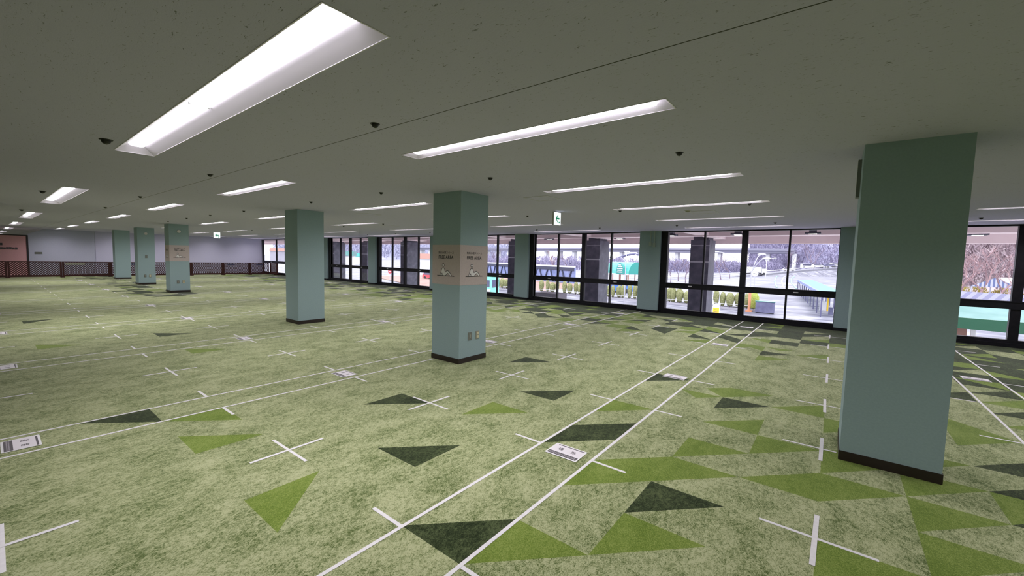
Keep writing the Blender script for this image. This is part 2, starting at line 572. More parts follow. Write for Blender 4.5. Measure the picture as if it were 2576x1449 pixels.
def make_light(length, wd, recess):
    """origin: centre of the opening in the ceiling plane."""
    root = empty('ceiling_light')
    h = wd / 2; L = length / 2; top = 0.075 if wd > 0.25 else 0.05
    inn = 0.055 if wd > 0.25 else 0.04
    tr = MB()
    for s in (-1, 1):
        tr.face([(-L, s * h, 0), (L, s * h, 0), (L - 0.06, s * inn, top), (-L + 0.06, s * inn, top)])
    tr.face([(-L + 0.06, -inn, top), (L - 0.06, -inn, top), (L - 0.06, inn, top), (-L + 0.06, inn, top)])
    for s in (-1, 1):
        tr.face([(s * L, -h, 0), (s * L, h, 0), (s * (L - 0.06), inn, top), (s * (L - 0.06), -inn, top)])
    t = tr.build('reflector', M['reflector'], root)
    rim = MB()
    r = 0.006
    rim.box(-L - r, L + r, -h - r, -h, -0.003, 0.004); rim.box(-L - r, L + r, h, h + r, -0.003, 0.004)
    rim.box(-L - r, -L, -h, h, -0.003, 0.004); rim.box(L, L + r, -h, h, -0.003, 0.004)
    rim.build('rim', M['reflector'], root)
    bw = 0.062 if wd > 0.25 else 0.045
    for s in (-1, 1):
        b = MB()
        x0, x1 = (0.008, L - 0.10) if s > 0 else (-L + 0.10, -0.008)
        z0 = recess
        pr = [(-bw, z0 + 0.022), (-bw * 0.9, z0 + 0.008), (-bw * 0.55, z0), (bw * 0.55, z0), (bw * 0.9, z0 + 0.008), (bw, z0 + 0.022)]
        for k in range(5):
            mm = 0 if k == 2 else 1
            (ya, za), (yb, zb) = pr[k], pr[k + 1]
            b.face([(x0, ya, za), (x1, ya, za), (x1, yb, zb), (x0, yb, zb)], mm)
        b.face([(x0, p[0], p[1]) for p in pr], 1); b.face([(x1, p[0], p[1]) for p in pr], 1)
        b.face([(x0, -bw, z0 + 0.022), (x1, -bw, z0 + 0.022), (x1, bw, z0 + 0.022), (x0, bw, z0 + 0.022)], 1)
        b.build('lamp_strip', [M['lamp'], M['lamp_side']], root)
        li = bpy.data.lights.new('lamp_beam', 'AREA')
        li.shape = 'RECTANGLE'; li.size = x1 - x0; li.size_y = bw * 0.5
        li.energy = LAMP_WATT * (length / 2.49) * (0.95 if wd > 0.25 else 1.0)
        li.color = (1.0, 0.955, 1.0); li.spread = math.radians(145)
        lo = bpy.data.objects.new('lamp_beam', li); COL.objects.link(lo)
        lo.parent = root; lo.location = ((x0 + x1) / 2, 0, recess - 0.0015)
    c = MB(); c.box(-0.008, 0.008, -bw, bw, recess + 0.006, recess + 0.03)
    c.box(-0.008, 0.008, -inn, inn, recess + 0.024, top)
    c.build('clip', M['clip'], root)
    return root

ROWNAME = ['wide row nearest the camera', 'row just past the ceiling joint', 'row just behind the pillars', 'middle row before the windows', 'second row from the windows', 'row closest to the windows']
protoA = protoB = None
for row in range(6):
    n = 0; m_ = 0
    for (x0, x1, yc, wd, rec, rw) in sorted((l for l in LIGHTS if l[5] == row), key=lambda l: -l[0]):
        cx = (x0 + x1) / 2
        if x0 < XL + 0.1 and row >= 1: pass
        wide = wd > 0.25
        if wide:
            if protoA is None:
                protoA = make_light(x1 - x0, wd, rec); o = protoA
            else: o = copy_tree(protoA)
        else:
            if protoB is None:
                protoB = make_light(x1 - x0, wd, rec); o = protoB
            else: o = copy_tree(protoB)
        o.location = (cx, yc, C)
        vis = any(in_frame(x, yc, C) for x in (x0 + 0.1, cx, x1 - 0.1))
        if row == 0 and vis and n == 0:
            lab = 'largest white recessed ceiling light, long and wide, at the upper left'
        elif vis:
            lab = 'recessed strip light, %s from right, %s' % (ordinal(n), ROWNAME[row])
        else:
            lab = 'recessed strip light outside the photo, %s, %s' % (ordinal(m_), ROWNAME[row])
        if vis: n += 1
        else: m_ += 1
        tag(o, lab, 'ceiling light', 'recessed strip lights in the ceiling')

# ------------------------------------------------------------------ walls
def wall(name, lab, mat_, *boxes):
    mb = MB()
    for b in boxes: mb.box(*b)
    return struct(mb.build(name, mat_), lab, 'wall')
wall('wall_left', 'lavender end wall behind the brown lattice fence', M['wall_purple'], (XL - 0.15, XL, 4.2, 13.4, 0, C))
TYZ = Matrix(((0, 0, 1, 0), (1, 0, 0, 0), (0, 1, 0, 0), (0, 0, 0, 1)))
mb = MB(); mb.prism([(1.62, 0), (4.2, 0), (4.2, C), (2.2, C), (1.62, 2.27)], XL - 0.15, XL - 0.03, 0, TYZ)
struct(mb.build('wall_left_recess', M['wall_blue']), 'grey blue end wall left of the lavender wall', 'wall')
wall('wall_far', 'plain wall at the far end of the hall behind the pink partition', M['wall_plain'], (-57.4, -57.2, YB, 13.4, 0, C))
wall('wall_pink', 'dusky pink partition wall at the far left edge', M['wall_pink'], (XL - 0.12, XL, YB, 1.55, 0, 2.15))
wall('wall_back', 'plain wall behind the camera', M['wall_plain'], (-57.4, XR, YB - 0.15, YB, 0, C))
wall('wall_right', 'plain wall on the right out of the picture', M['wall_plain'], (XR, XR + 0.15, YB, 13.4, 0, C))
t = MB(); t.box(XL - 0.13, XL + 0.02, YB + 0.02, 1.62, 2.15, 2.20); t.box(XL - 0.13, XL + 0.02, 1.55, 1.62, 0, 2.15)
struct(t.build('trim_1', M['dark_trim']), 'dark trim around the pink partition wall', 'trim')

# lettering on the pink wall: dark dashes too small to read
root = empty('wall_lettering', (XL + 0.001, 0.35, 1.45))
for nm, (a, b, z0, z1) in (('headline', (-0.3, 0.35, 0.16, 0.32)), ('text_line', (-1.2, 0.88, -0.05, 0.09)), ('footnote', (-0.3, 0.30, -0.26, -0.14))):
    mb = MB(); y = a
    while y < b:
        mb.box(0, 0.012, y, y + 0.085, z0 + 0.02 * random.random(), z1 - 0.03 * random.random()); y += 0.10
    mb.build(nm, M['print_grey'], root)
tag(root, 'dark lettering on the pink wall at the far left edge', 'lettering')
root = MB(); root.box(-0.14, 0.14, -0.02, 0, -0.055, 0.055)
o = root.build('wall_plate', M['plate_dark'], loc=(XL - 0.03, 1.97, 1.25)); o.rotation_euler = (0, 0, math.pi / 2); tag(o, 'small grey plate on the grey blue wall left of the lavender wall', 'sign')

# ------------------------------------------------------------------ window wall
PANE_FACES = ('upper', 'lower')
def bay(k, n):
    """bay between pilaster k (right) and k+1 (left)"""
    xr = PX[k] - 0.28 + 0.0
    xl = PX[k + 1] + 0.40
    if k == 6:
        xl = XL
    root = empty('window_%d' % n, ((xl + xr) / 2, YW, 0))
    ox = (xl + xr) / 2
    def X(x): return x - ox
    fr = MB()
    y0, y1 = 0.03, 0.13
    jl = 0.10
    fr.box(X(xl), X(xl) + jl, y0, y1, 0, C); fr.box(X(xr) - jl * 0.7, X(xr), y0, y1, 0, C)
    fr.box(X(xl), X(xr), y0, y1, C - 0.035, C)
    gl, gr = X(xl) + jl, X(xr) - jl * 0.7
    q = (gr - gl) / 4
    ms = [(gl + q, 0.045), (gl + 2 * q, 0.15), (gl + 3 * q, 0.045)]
    for (mx, mw) in ms:
        fr.box(mx - mw / 2, mx + mw / 2, y0, y1, 0.1, C - 0.03)
    f = fr.build('window_frame', M['frame'], root)
    rl = MB(); rl.box(X(xl) + 0.02, X(xr) - 0.02, y0 - 0.02, y1 - 0.01, 0.80, 0.965)
    rl.box(X(xl) + 0.02, X(xr) - 0.02, y0 - 0.03, y0 + 0.0, 0.94, 0.955)
    rl.build('window_rail', M['frame'], root)
    sl = MB(); sl.box(X(xl), X(xr), -0.05, y1, 0.0, 0.085); sl.box(X(xl), X(xr), 0.0, y1, 0.085, 0.15)
    sl.build('window_sill', M['frame'], root)
    edges = [gl, ms[0][0] - ms[0][1] / 2, ms[0][0] + ms[0][1] / 2, ms[1][0] - ms[1][1] / 2, ms[1][0] + ms[1][1] / 2, ms[2][0] - ms[2][1] / 2, ms[2][0] + ms[2][1] / 2, gr]
    for i in range(4):
        a, b = edges[2 * i], edges[2 * i + 1]
        for (z0, z1) in ((0.15, 0.80), (0.965, C - 0.035)):
            g = MB(); g.face([(a, 0.09, z0), (b, 0.09, z0), (b, 0.09, z1), (a, 0.09, z1)])
            g.build('pane', M['glass'], root)
    for lx in (gl + 0.68 * q, gl + 3.2 * q):
        la = MB(); la.box(lx - 0.055, lx + 0.055, y0 - 0.036, y0 - 0.02, 0.872, 0.900); la.box(lx - 0.03, lx + 0.03, y0 - 0.046, y0 - 0.036, 0.878, 0.894)
        la.build('window_latch', M['latch'], root)
    struct(root, 'black framed window bay %s from the right' % ordinal(n - 1), 'window')
    # dark reveal
    return root

# right-hand bay beyond the big pillar
PX_ALL = [5.50] + PX
_save = PX
PX = PX_ALL
for k in range(0, 8):
    if k == 7:
        break
    bay(k, k + 1)
PX = _save

for i, px in enumerate([5.5] + _save[:7]):
    mb = MB(); mb.box(px - 0.36, px + 0.30, YW - 0.12, YW - 0.02, 0.075, C)
    o = mb.build('wall_window_%d' % (i + 1), M['pillar']); struct(o, 'sage green pilaster between window bays, %s from the right' % ordinal(i), 'wall')
    mb = MB(); mb.box(px - 0.37, px + 0.50, YW - 0.02, YW + 0.16, 0.0, C); mb.box(px - 0.37, px + 0.31, YW - 0.13, YW - 0.02, 0.0, 0.075)
    o = mb.build('trim_%d' % (i + 2), M['frame']); struct(o, 'black post and kick board behind the sage pilaster, %s from the right' % ordinal(i), 'trim')
mb = MB(); mb.box(XL, XR, YW + 0.03, YW + 0.2, C, C + 0.4)
struct(mb.build('wall_window_head', M['frame']), 'dark wall strip above the windows', 'wall')

# conduits on the pilaster between bays
for dx, zb, lab in ((-0.02, 2.23, 'left'), (0.10, 2.20, 'right')):
    root = empty('cable_conduit', (_save[1] + dx + 0.02, YW - 0.12, 0))
    mb = MB(); mb.box(-0.013, 0.013, -0.022, 0, zb, C); mb.build('conduit_pipe', M['conduit'], root)
    mb = MB(); mb.box(-0.04, 0.04, -0.045, 0, zb - 0.13, zb); mb.box(-0.02, 0.02, -0.052, -0.045, zb - 0.10, zb - 0.03); mb.build('junction_box', M['conduit'], root)
    tag(root, 'green painted cable conduit with a box, the %s one on the pilaster' % lab, 'conduit', 'cable conduits on the pilaster')

# ------------------------------------------------------------------ pillars
TF = Matrix(((1, 0, 0, 0), (0, 0, -1, 0), (0, 1, 0, 0), (0, 0, 0, 1)))       # XY text -> facing -Y
TX = Matrix(((0, 0, 1, 0), (1, 0, 0, 0), (0, 1, 0, 0), (0, 0, 0, 1)))        # XY text -> facing +X

def pictogram(mb, T):
    def strip(pts, w):
        for (a, b) in zip(pts[:-1], pts[1:]):
            a, b = Vector(a), Vector(b)
            d = (b - a); n = Vector((-d.y, d.x)).normalized() * w / 2
            e = d.normalized() * w * 0.35
            mb.face([tuple(T @ Vector((*p, 0.0015))) for p in (a - e + n, a - e - n, b + e - n, b + e + n)], 0)
    def px(x, y): return ((x - 295) * 0.00253, (435 - y) * 0.0016)
    body = [px(*p) for p in ((262, 424), (272, 415), (283, 424), (286, 440), (293, 458), (302, 445), (314, 443), (326, 454), (345, 487), (330, 489), (314, 466), (300, 489), (262, 490), (256, 489), (262, 465), (258, 489), (246, 488))]
    i = len(mb.v)
    mb.face([tuple(T @ Vector((*p, 0.001))) for p in body], 1)
    strip([px(*p) for p in ((246, 488), (262, 424), (272, 415), (283, 424), (286, 440), (293, 458), (302, 445), (314, 443), (326, 454), (345, 487))], 0.008)
    strip([px(*p) for p in ((293, 489), (314, 466), (330, 489))], 0.008)
    strip([px(*p) for p in ((256, 489), (263, 466), (268, 489))], 0.008)
    strip([px(222, 488), px(367, 494)] if False else [px(222, 491), px(367, 491)], 0.010)
    hc = px(273, 391)
    ring = [(hc[0] + 0.024 * math.cos(a * math.pi / 8), hc[1] + 0.022 * math.sin(a * math.pi / 8)) for a in range(17)]
    mb.face([tuple(T @ Vector((*p, 0.001))) for p in ring[:-1]], 1)
    strip(ring, 0.008)

def make_pillar(x, label, sign=False, outlets=False, disc=False, midplate=False):
    root = empty('pillar', (x, PILLAR_Y, 0))
    s = 0.30
    mb = MB(); mb.box(-s, s, -s, s, 0.075, C); mb.build('shaft', M['pillar'], root)
    mb = MB(); mb.box(-s - 0.006, s + 0.006, -s - 0.006, s + 0.006, 0, 0.078); mb.build('baseboard', M['base'], root)
    if sign:
        e = s + 0.003
        mb = MB(); mb.box(-e, e, -e, e, 1.18, 1.78); bd = mb.build('sign_band', M['band'], root)
        for T0 in (TF, TX):
            off = Vector((0, -e - 0.001, 0)) if T0 is TF else Vector((e + 0.001, 0, 0))
            tx = MB()
            def TT(h): return Matrix.Translation(off + Vector((0, 0, h))) @ T0
            fit_text(tx, '無料休憩スペース', 0.335, 0.038, TT(1.662), 0, 0.008)
            fit_text(tx, 'FREE AREA', 0.325, 0.050, TT(1.592), 0, 0.022)
            tx.build('lettering', M['ink'], bd)
            pg = MB(); pictogram(pg, TT(1.402)); pg.build('pictogram', [M['ink'], M['white_print']], bd)
    if outlets:
        for (y, mm, w_) in ((-0.07, 'plate_dark', 0.04), (0.10, 'plate', 0.038)):
            mb = MB(); mb.box(s, s + 0.008, y - w_, y + w_, 0.335, 0.455); p = mb.build('outlet_plate', M[mm], root)
            mb = MB()
            if mm == 'plate':
                mb.box(s + 0.008, s + 0.014, y - 0.022, y + 0.022, 0.402, 0.44); mb.box(s + 0.008, s + 0.014, y - 0.022, y + 0.022, 0.35, 0.388)
                mb.build('socket', M['socket'], p)
            else:
                mb.box(s + 0.008, s + 0.012, y - 0.012, y + 0.012, 0.37, 0.42)
                mb.build('socket', M['plate'], p)
    if disc:
        mb = MB(); mb.lathe([(0.055, 0), (0.06, 0.008), (0.05, 0.02), (0.02, 0.024)], 20)
        d = mb.build('speaker_disc', M['speaker'], root)
        d.rotation_euler = (0, math.pi / 2, 0); d.location = (s, 0.0, 2.30)
    if midplate:
        mb = MB(); mb.box(s, s + 0.012, -0.05, 0.03, 1.20, 1.34); mb.build('switch_plate', M['plate_dark'], root)
    return tag(root, label, 'pillar', 'sage green pillars in a line')

p0 = make_pillar(_save[0], 'largest sage green pillar standing at the right of the room')
mb = MB(); mb.box(-0.325, -0.30, 0.05, 0.14, 2.20, 2.52); mb.build('switch_box', M['plate_dark'], p0)
make_pillar(_save[1], 'centre sage green pillar with a beige sign band and two outlets', sign=True, outlets=True)
make_pillar(_save[2], 'plain sage green pillar left of the centre pillar')
make_pillar(_save[4], 'distant sage green pillar with beige sign band and pale disc', sign=True, outlets=True, disc=True)
make_pillar(_save[5], 'distant plain sage pillar with a pale disc near its top', disc=True, midplate=True, outlets=True)
make_pillar(_save[6], 'furthest sage green pillar in front of the lavender wall')

# ------------------------------------------------------------------ tape on the carpet
TH = 0.0012
ROWY = [1.476 * k for k in range(0, 9)]
CROSSX = [0.01 - 3.412 * k for k in range(0, 10)]
AISLEX = [1.742 - 3.42 * k for k in range(0, 10)]     # centre of each marked walkway
protoX = MB()
protoX.box(-0.285, 0.285, -0.0115, 0.0115, 0.0, TH); protoX.box(-0.0135, 0.0135, -0.285, 0.285, TH, 2 * TH)
cross = None
COLNAME = ['beside the large right pillar', 'line right of the centre pillar', 'first line left of centre pillar'] + ['%s line left of centre pillar' % ordinal(k) for k in range(1, 9)]
for ci, x in enumerate(CROSSX):
    n = 0
    for y in ROWY:
        if y > 12.9: continue
        if not in_frame(x, y + 0.1, 0, 60): continue
        if abs(y - PILLAR_Y) < 0.62 and any(abs(x - p) < 0.62 for p in _save): continue
        if x < -31.5: continue
        if cross is None:
            cross = protoX.build('tape_cross', M['tape']); o = cross
        else:
            o = cross.copy(); COL.objects.link(o)
        o.location = (x + random.uniform(-.008, .008), y + random.uniform(-.008, .008), 0.0005)
        o.rotation_euler = (0, 0, random.uniform(-.012, .012))
        tag(o, 'white tape cross, %s from near end, %s' % (ordinal(n), COLNAME[ci]), 'tape cross', 'white tape crosses on the carpet')
        n += 1
mb = MB(); mb.box(-0.285, 0.105, -0.0115, 0.0115, 0.0, TH); mb.box(-0.0135, 0.0135, -0.285, 0.285, TH, 2 * TH)
tag(mb.build('tape_cross', M['tape'], loc=(0.01, 4.47, 0.0005)), 'white tape cross ending against the foot of the large right pillar', 'tape cross', 'white tape crosses on the carpet')
AISLENAME = ['walkway right of the large pillar', 'walkway between centre and right pillars', 'first walkway left of centre pillar'] + ['%s walkway left of centre pillar' % ordinal(k) for k in range(1, 9)]
for ai, ax in enumerate(AISLEX):
    if ax < -31: continue
    y0 = YB + 0.3 if ai < 4 else -2.0
    y1 = YW - 0.08
    for s, side in ((1, 'right'), (-1, 'left')):
        root = empty('walkway_tape_line', (ax + s * 0.243, 0, 0))
        mb = MB()
        # leave out the stretch under a pillar foot
        segs = [(y0, y1)]
        for p in _save:
            if abs(ax + s * 0.243 - p) < 0.36:
                segs = [(y0, PILLAR_Y - 0.32), (PILLAR_Y + 0.32, y1)]
        for (a, b) in segs:
            mb.box(-0.0125, 0.0125, a, b, 0.0008, 0.0008 + TH)
        mb.build('line_strip', M['tape'], root)
        for y in ROWY:
            if y > 12.9 or not in_frame(ax + s * 0.39, y, 0, 80): continue
            if any(abs(ax + s * 0.39 - p) < 0.5 for p in _save) and abs(y - PILLAR_Y) < 0.35: continue
            tk = MB(); a, b = (0.013, 0.285) if s > 0 else (-0.285, -0.013)
            tk.box(a, b, y - 0.0125 - 0.01, y + 0.0125 - 0.01, 0.0005, 0.0005 + TH)
            tk.build('cross_tick', M['tape'], root)
        tag(root, 'white tape line with ticks, %s edge, %s' % (side, AISLENAME[ai]), 'tape line', 'white tape lines marking walkways')

# paper notices in the walkways
def make_paper():
    root = empty('paper_notice')
    w, h = 0.145, 0.105
    mb = MB(); mb.box(-w, w, -h, h, 0, 0.0015); mb.build('sheet', M['paper_edge'], root)
    mb = MB(); mb.box(-w + 0.012, w - 0.012, -h + 0.012, h - 0.010, 0.0015, 0.0019); fld = mb.build('printed_field', M['paper'], root)
    mb = MB(); mb.box(-w + 0.012, w - 0.012, -h + 0.014, -h + 0.062, 0.0019, 0.0022)
    mb.box(-w + 0.03, w - 0.014, h - 0.026, h - 0.014, 0.0019, 0.0022); mb.build('dark_band', M['print_grey'], fld)
    for ch, cxx in (('通', -0.059), ('路', 0.059)):
        tx = MB(); fit_text(tx, ch, 0.047, 0.047, Matrix.Translation((cxx, 0.020, 0.0024)), 0, 0.012)
        tx.build('character', M['print_grey'], fld)
    sm = MB(); rnd = random.Random(3); x = -w + 0.022
    while x < w - 0.03:
        wd = rnd.uniform(0.008, 0.013)
        sm.box(x, x + wd, -h + 0.028, -h + 0.032, 0.0022, 0.0025); sm.box(x, x + wd, -h + 0.040, -h + 0.044, 0.0022, 0.0025)
        sm.box(x + wd * 0.4, x + wd * 0.6, -h + 0.026, -h + 0.048, 0.0022, 0.0025)
        x += wd + 0.004
    sm.build('small_print', M['print_pale'], fld)
    return root
paper = None
for ai, ax in enumerate(AISLEX):
    n = 0
    for y in (0.14, 2.93, 5.92, 8.92, 11.9):
        if y < 0.5 and ai < 2: continue
        if ai == 0 and y < 8: continue
        if ax < -31 or not in_frame(ax, y, 0, 60): continue
        if paper is None:
            paper = make_paper(); o = paper
        else: o = copy_tree(paper)
        o.location = (ax + random.uniform(-.015, .015), y, 0.003); o.rotation_euler = (0, 0, random.uniform(-.03, .03))
        tag(o, 'white paper notice, %s from near end, %s' % (ordinal(n), AISLENAME[ai]), 'paper notice', 'paper notices on the walkways')
        n += 1

# ------------------------------------------------------------------ ceiling fittings
HEADS = [(-5.19, 0.73), (-2.74, 1.83), (-1.14, 3.82), (-3.35, 3.83), (-6.31, 1.83), (-5.60, 3.85), (-10.14, 1.85), (-7.83, 3.86), (-13.67, 1.86), (-11.12, 3.88), (-10.95, 0.71),
         (-17.05, 0.72), (-15.5, 3.87), (-13.41, 3.87), (-17.87, 3.95), (-3.31, 7.58), (-1.13, 7.57), (-3.31, 11.2), (-1.13, 11.17), (-5.53, 7.62), (-7.79, 11.28), (-5.53, 11.26),
         (2.09, 11.45), (-13.36, 7.7), (-11.09, 7.7), (-17.5, 11.28), (-15.36, 11.3), (-13.08, 11.3), (-20.6, 7.5), (-26.4, 11.0)]
hp = None
HEADS.sort(key=lambda h: project(h[0], h[1], C)[0])
for i, (x, y) in enumerate(HEADS):
    big = y < 1.0
    if hp is None:
        hp = empty('sprinkler_head')
        mb = MB(); mb.lathe([(0.012, -0.008), (0.047, -0.008), (0.052, 0.0)], 20); mb.build('ring', M['head'], hp)
        mb = MB(); mb.lathe([(0.006, -0.045), (0.026, -0.036), (0.036, -0.018), (0.036, -0.006)], 16); mb.build('cap', M['head'], hp)
        o = hp
    else: o = copy_tree(hp)
    o.location = (x, y, C)
    o.scale = (0.95, 0.95, 0.95) if big else (0.68, 0.68, 0.68)
    rowtxt = 'nearest row' if y < 1 else 'by the ceiling joint' if y < 2.5 else 'row before the pillars' if y < 5 else 'row between pillars and windows' if y < 9 else 'row beside the windows'
    k = len([h for h in HEADS[:i] if (h[1] < 1) == (y < 1) and (h[1] < 2.5) == (y < 2.5) and (h[1] < 5) == (y < 5) and (h[1] < 9) == (y < 9)])
    tag(o, 'black ceiling sprinkler, %s from left, %s' % (ordinal(k), rowtxt), 'sprinkler', 'black sprinkler heads on the ceiling')

def hatch(x, y, w, lab):
    root = empty('ceiling_hatch', (x, y, C))
    h = w / 2; r = 0.012
    mb = MB(); mb.box(-h, h, -h, -h + r, -0.005, 0); mb.box(-h, h, h - r, h, -0.005, 0); mb.box(-h, -h + r, -h + r, h - r, -0.005, 0); mb.box(h - r, h, -h + r, h - r, -0.005, 0)
    mb.build('hatch_frame', M['latch'], root)
    mb = MB(); mb.box(-h + r + .003, h - r - .003, -h + r + .003, h - r - .003, -0.003, 0); mb.build('hatch_panel', M['ceiling'], root)
    tag(root, lab, 'ceiling hatch', 'access hatches in the ceiling')
hatch(-3.73, 5.55, 0.45, 'square access hatch in the ceiling just right of the centre pillar')
hatch(-2.02, 8.45, 0.45, 'square access hatch in the ceiling next to the smoke detector')
hatch(-8.9, 5.75, 0.45, 'square access hatch in the ceiling left of the centre pillar')
hatch(-11.6, 8.3, 0.45, 'small square access hatch in the ceiling above the distant windows')
root = empty('smoke_detector', (-2.2, 8.05, C))
mb = MB(); mb.lathe([(0.05, 0), (0.055, -0.008), (0.05, -0.014)], 20); mb.build('mount', M['latch'], root)
mb = MB(); mb.lathe([(0.04, -0.014), (0.036, -0.03), (0.02, -0.036)], 20); mb.build('sensor', M['plate'], root)
tag(root, 'small round smoke detector on the ceiling near the right windows', 'smoke detector')

def exit_sign(x, y, lab, s=0.26):
    root = empty('exit_sign', (x, y, C))
    mb = MB(); mb.box(-0.02, 0.02, -s / 2, s / 2, -s - 0.012, -0.012); mb.box(-0.012, 0.012, -0.06, 0.06, -0.012, 0); mb.build('sign_case', M['exit_case'], root)
    mb = MB(); mb.box(0.02, 0.026, -s / 2 + 0.006, s / 2 - 0.006, -s - 0.008, -0.018); mb.build('lit_face', M['exit_white'], root)
    zc = -s / 2 - 0.012; k = s / 0.26
    mb = MB()
    ar = [(-0.075, 0), (0.0, 0.075), (0.028, 0.075), (-0.022, 0.018), (0.075, 0.018), (0.075, -0.018), (-0.022, -0.018), (0.028, -0.075), (0.0, -0.075)]
    T = Matrix.Translation((0.0262, 0, zc)) @ TX
    mb.face([tuple(T @ Vector((p[0] * k, p[1] * k, 0.0015))) for p in ar])
    mb.face([tuple(T @ Vector((p[0] * k, p[1] * k, 0.0015))) for p in ((0.045, -0.09), (0.085, -0.09), (0.085, -0.06), (0.045, -0.06))])
    mb.build('arrow', M['exit_green'], root)
    tag(root, lab, 'exit sign', 'lit exit signs under the ceiling')
exit_sign(-4.5, 7.2, 'lit white exit sign with green arrow hanging right of centre pillar')
exit_sign(-25.1, 7.5, 'lit white exit sign with arrow hanging at the far left', 0.30)

# ------------------------------------------------------------------ lattice fence
def fence_panel(length, label, loc, rz=0.0, plate=False, seed=0):
    """runs along local Y from 0 to length"""
    root = empty('lattice_fence', loc, rz)
    z0, z1 = 0.12, 0.82
    for y in (0.035, length - 0.035):
        mb = MB(); mb.box(-0.04, 0.04, y - 0.035, y + 0.035, 0.0, z1 + 0.01); mb.box(-0.2, 0.2, y - 0.035, y + 0.035, 0.0, 0.05); mb.build('post', M['lattice'], root)
    mb = MB(); mb.box(-0.03, 0.03, 0.0, length, z1 - 0.03, z1 + 0.012); mb.build('top_rail', M['lattice'], root)
    mb = MB(); mb.box(-0.03, 0.03, 0.07, length - 0.07, 0.04, z0 + 0.02); mb.build('bottom_rail', M['lattice'], root)
    mb = MB(); w = 0.028; H = z1 - 0.03 - z0 - 0.02; st = 0.098
    n = int((length + H) / st) + 1
    for s in (1, -1):
        for k in range(n):
            ya = -H + k * st
            y0_, y1_ = ya, ya + H
            za, zb = (z0 + 0.02, z1 - 0.03) if s > 0 else (z1 - 0.03, z0 + 0.02)
            lo, hi = max(y0_, 0.07), min(y1_, length - 0.07)
            if hi - lo < 0.03: continue
            f = lambda y: za + (zb - za) * (y - y0_) / H
            p = [(lo, f(lo)), (hi, f(hi))]
            nx = 0.008 * s
            T = lambda y, z, x: (x, y, z)
            hw = w * 0.7
            for (xa, xb) in ((nx - 0.007, nx + 0.007),):
                i = len(mb.v)
                mb.v += [(xa, p[0][0], p[0][1] - hw), (xa, p[1][0], p[1][1] - hw), (xa, p[1][0], p[1][1] + hw), (xa, p[0][0], p[0][1] + hw),
                         (xb, p[0][0], p[0][1] - hw), (xb, p[1][0], p[1][1] - hw), (xb, p[1][0], p[1][1] + hw), (xb, p[0][0], p[0][1] + hw)]
                for q in ((0, 3, 2, 1), (4, 5, 6, 7), (0, 1, 5, 4), (1, 2, 6, 5), (2, 3, 7, 6), (3, 0, 4, 7)):
                    mb.f.append(tuple(i + c for c in q)); mb.mi.append(0)
    mb.build('lattice', M['lattice'], root)
    tag(root, label, 'fence', 'brown lattice fence panels')
    return root
ys = [-1.1, 0.8, 2.65, 4.5, 6.4, 8.25, 10.0, 11.6, 12.85]
nm = ['at the far left edge of the photo', 'in front of the corner of the pink wall', 'in front of the grey blue wall', 'left of the distant disc pillars', 'behind the furthest pillars', 'just right of the distant sign pillar', 'in the middle of the lavender wall', 'nearest the window corner']
for i in range(8):
    fence_panel(ys[i + 1] - ys[i] - 0.01, 'dark brown lattice fence panel %s' % nm[i], (-32.4, ys[i], 0))
fence_panel(1.2, 'dark brown lattice fence panel turned along the far left window', (-32.35, 12.92, 0), -math.pi / 2)

M['plaque'] = mat('dark_blue_plaque', (0.05, 0.05, 0.11), 0.5)
for (y, mm, lab) in ((2.75, 'plate', 'grey'), (5.2, 'plaque', 'dark blue'), (10.25, 'plaque', 'navy'), (12.0, 'plaque', 'small blue')):
    mb = MB(); mb.box(-32.365, -32.355, y, y + 0.42 if lab != 'grey' else y + 0.75, 0.66, 0.76)
    tag(mb.build('fence_plaque', M[mm]), '%s plaque hung on the brown lattice fence' % lab, 'plaque')

# ------------------------------------------------------------------ outdoors
G = -3.5
def gp(u, v, z=G):
    """place on a level plane seen in a given direction of the photo"""
    d = RIGHT * ((u - 1288) / FPX) + DOWN * ((v - 724.5) / FPX) + FWD
    t = (z - EYE) / d.z
    return Vector((d.x * t, d.y * t, z))

M['asphalt'] = noise_mat('wet_asphalt', [(0.40, (0.085, 0.085, 0.125)), (0.5, (0.15, 0.15, 0.20)), (0.60, (0.30, 0.30, 0.35))], 0.35, 6, 0.5, stretch=(1, 2.6, 1), mix=(0.06, 0.35), spec=0.35)
M['soffit'] = noise_mat('pinkish_soffit', [(0.3, (0.72, 0.61, 0.63)), (0.7, (0.77, 0.66, 0.68))], 2, 3, 0.8)
M['concrete_dark'] = noise_mat('dark_stone_cladding', [(0.3, (0.055, 0.058, 0.08)), (0.6, (0.10, 0.10, 0.135)), (0.8, (0.17, 0.17, 0.22))], 3, 5, 0.5)
M['concrete'] = noise_mat('pale_concrete', [(0.3, (0.30, 0.29, 0.34)), (0.7, (0.38, 0.37, 0.42))], 0.2, 4, 0.8)
M['deck_grey'] = mat('highway_grey', (0.24, 0.235, 0.31), 0.8)
M['bounce'] = noise_mat('pale_bounce_paving', [(0.3, (0.66, 0.65, 0.66)), (0.7, (0.74, 0.73, 0.73))], 0.8, 4, 0.7)
M['line'] = mat('road_paint', (0.9, 0.9, 0.92), 0.4)
M['line_green'] = mat('green_road_paint', (0.18, 0.42, 0.36), 0.5)
M['brick'] = noise_mat('pink_brick_paving', [(0.3, (0.25, 0.135, 0.11)), (0.7, (0.34, 0.21, 0.18))], 0.6, 4, 0.7)
M['bush'] = noise_mat('conifer_green', [(0.3, (0.13, 0.145, 0.06)), (0.5, (0.21, 0.22, 0.10)), (0.7, (0.32, 0.32, 0.17))], 9, 4, 0.9, bump=0.6)
M['bush_lime'] = noise_mat('yellow_green_conifer', [(0.3, (0.22, 0.27, 0.05)), (0.7, (0.42, 0.46, 0.12))], 9, 4, 0.9, bump=0.6)
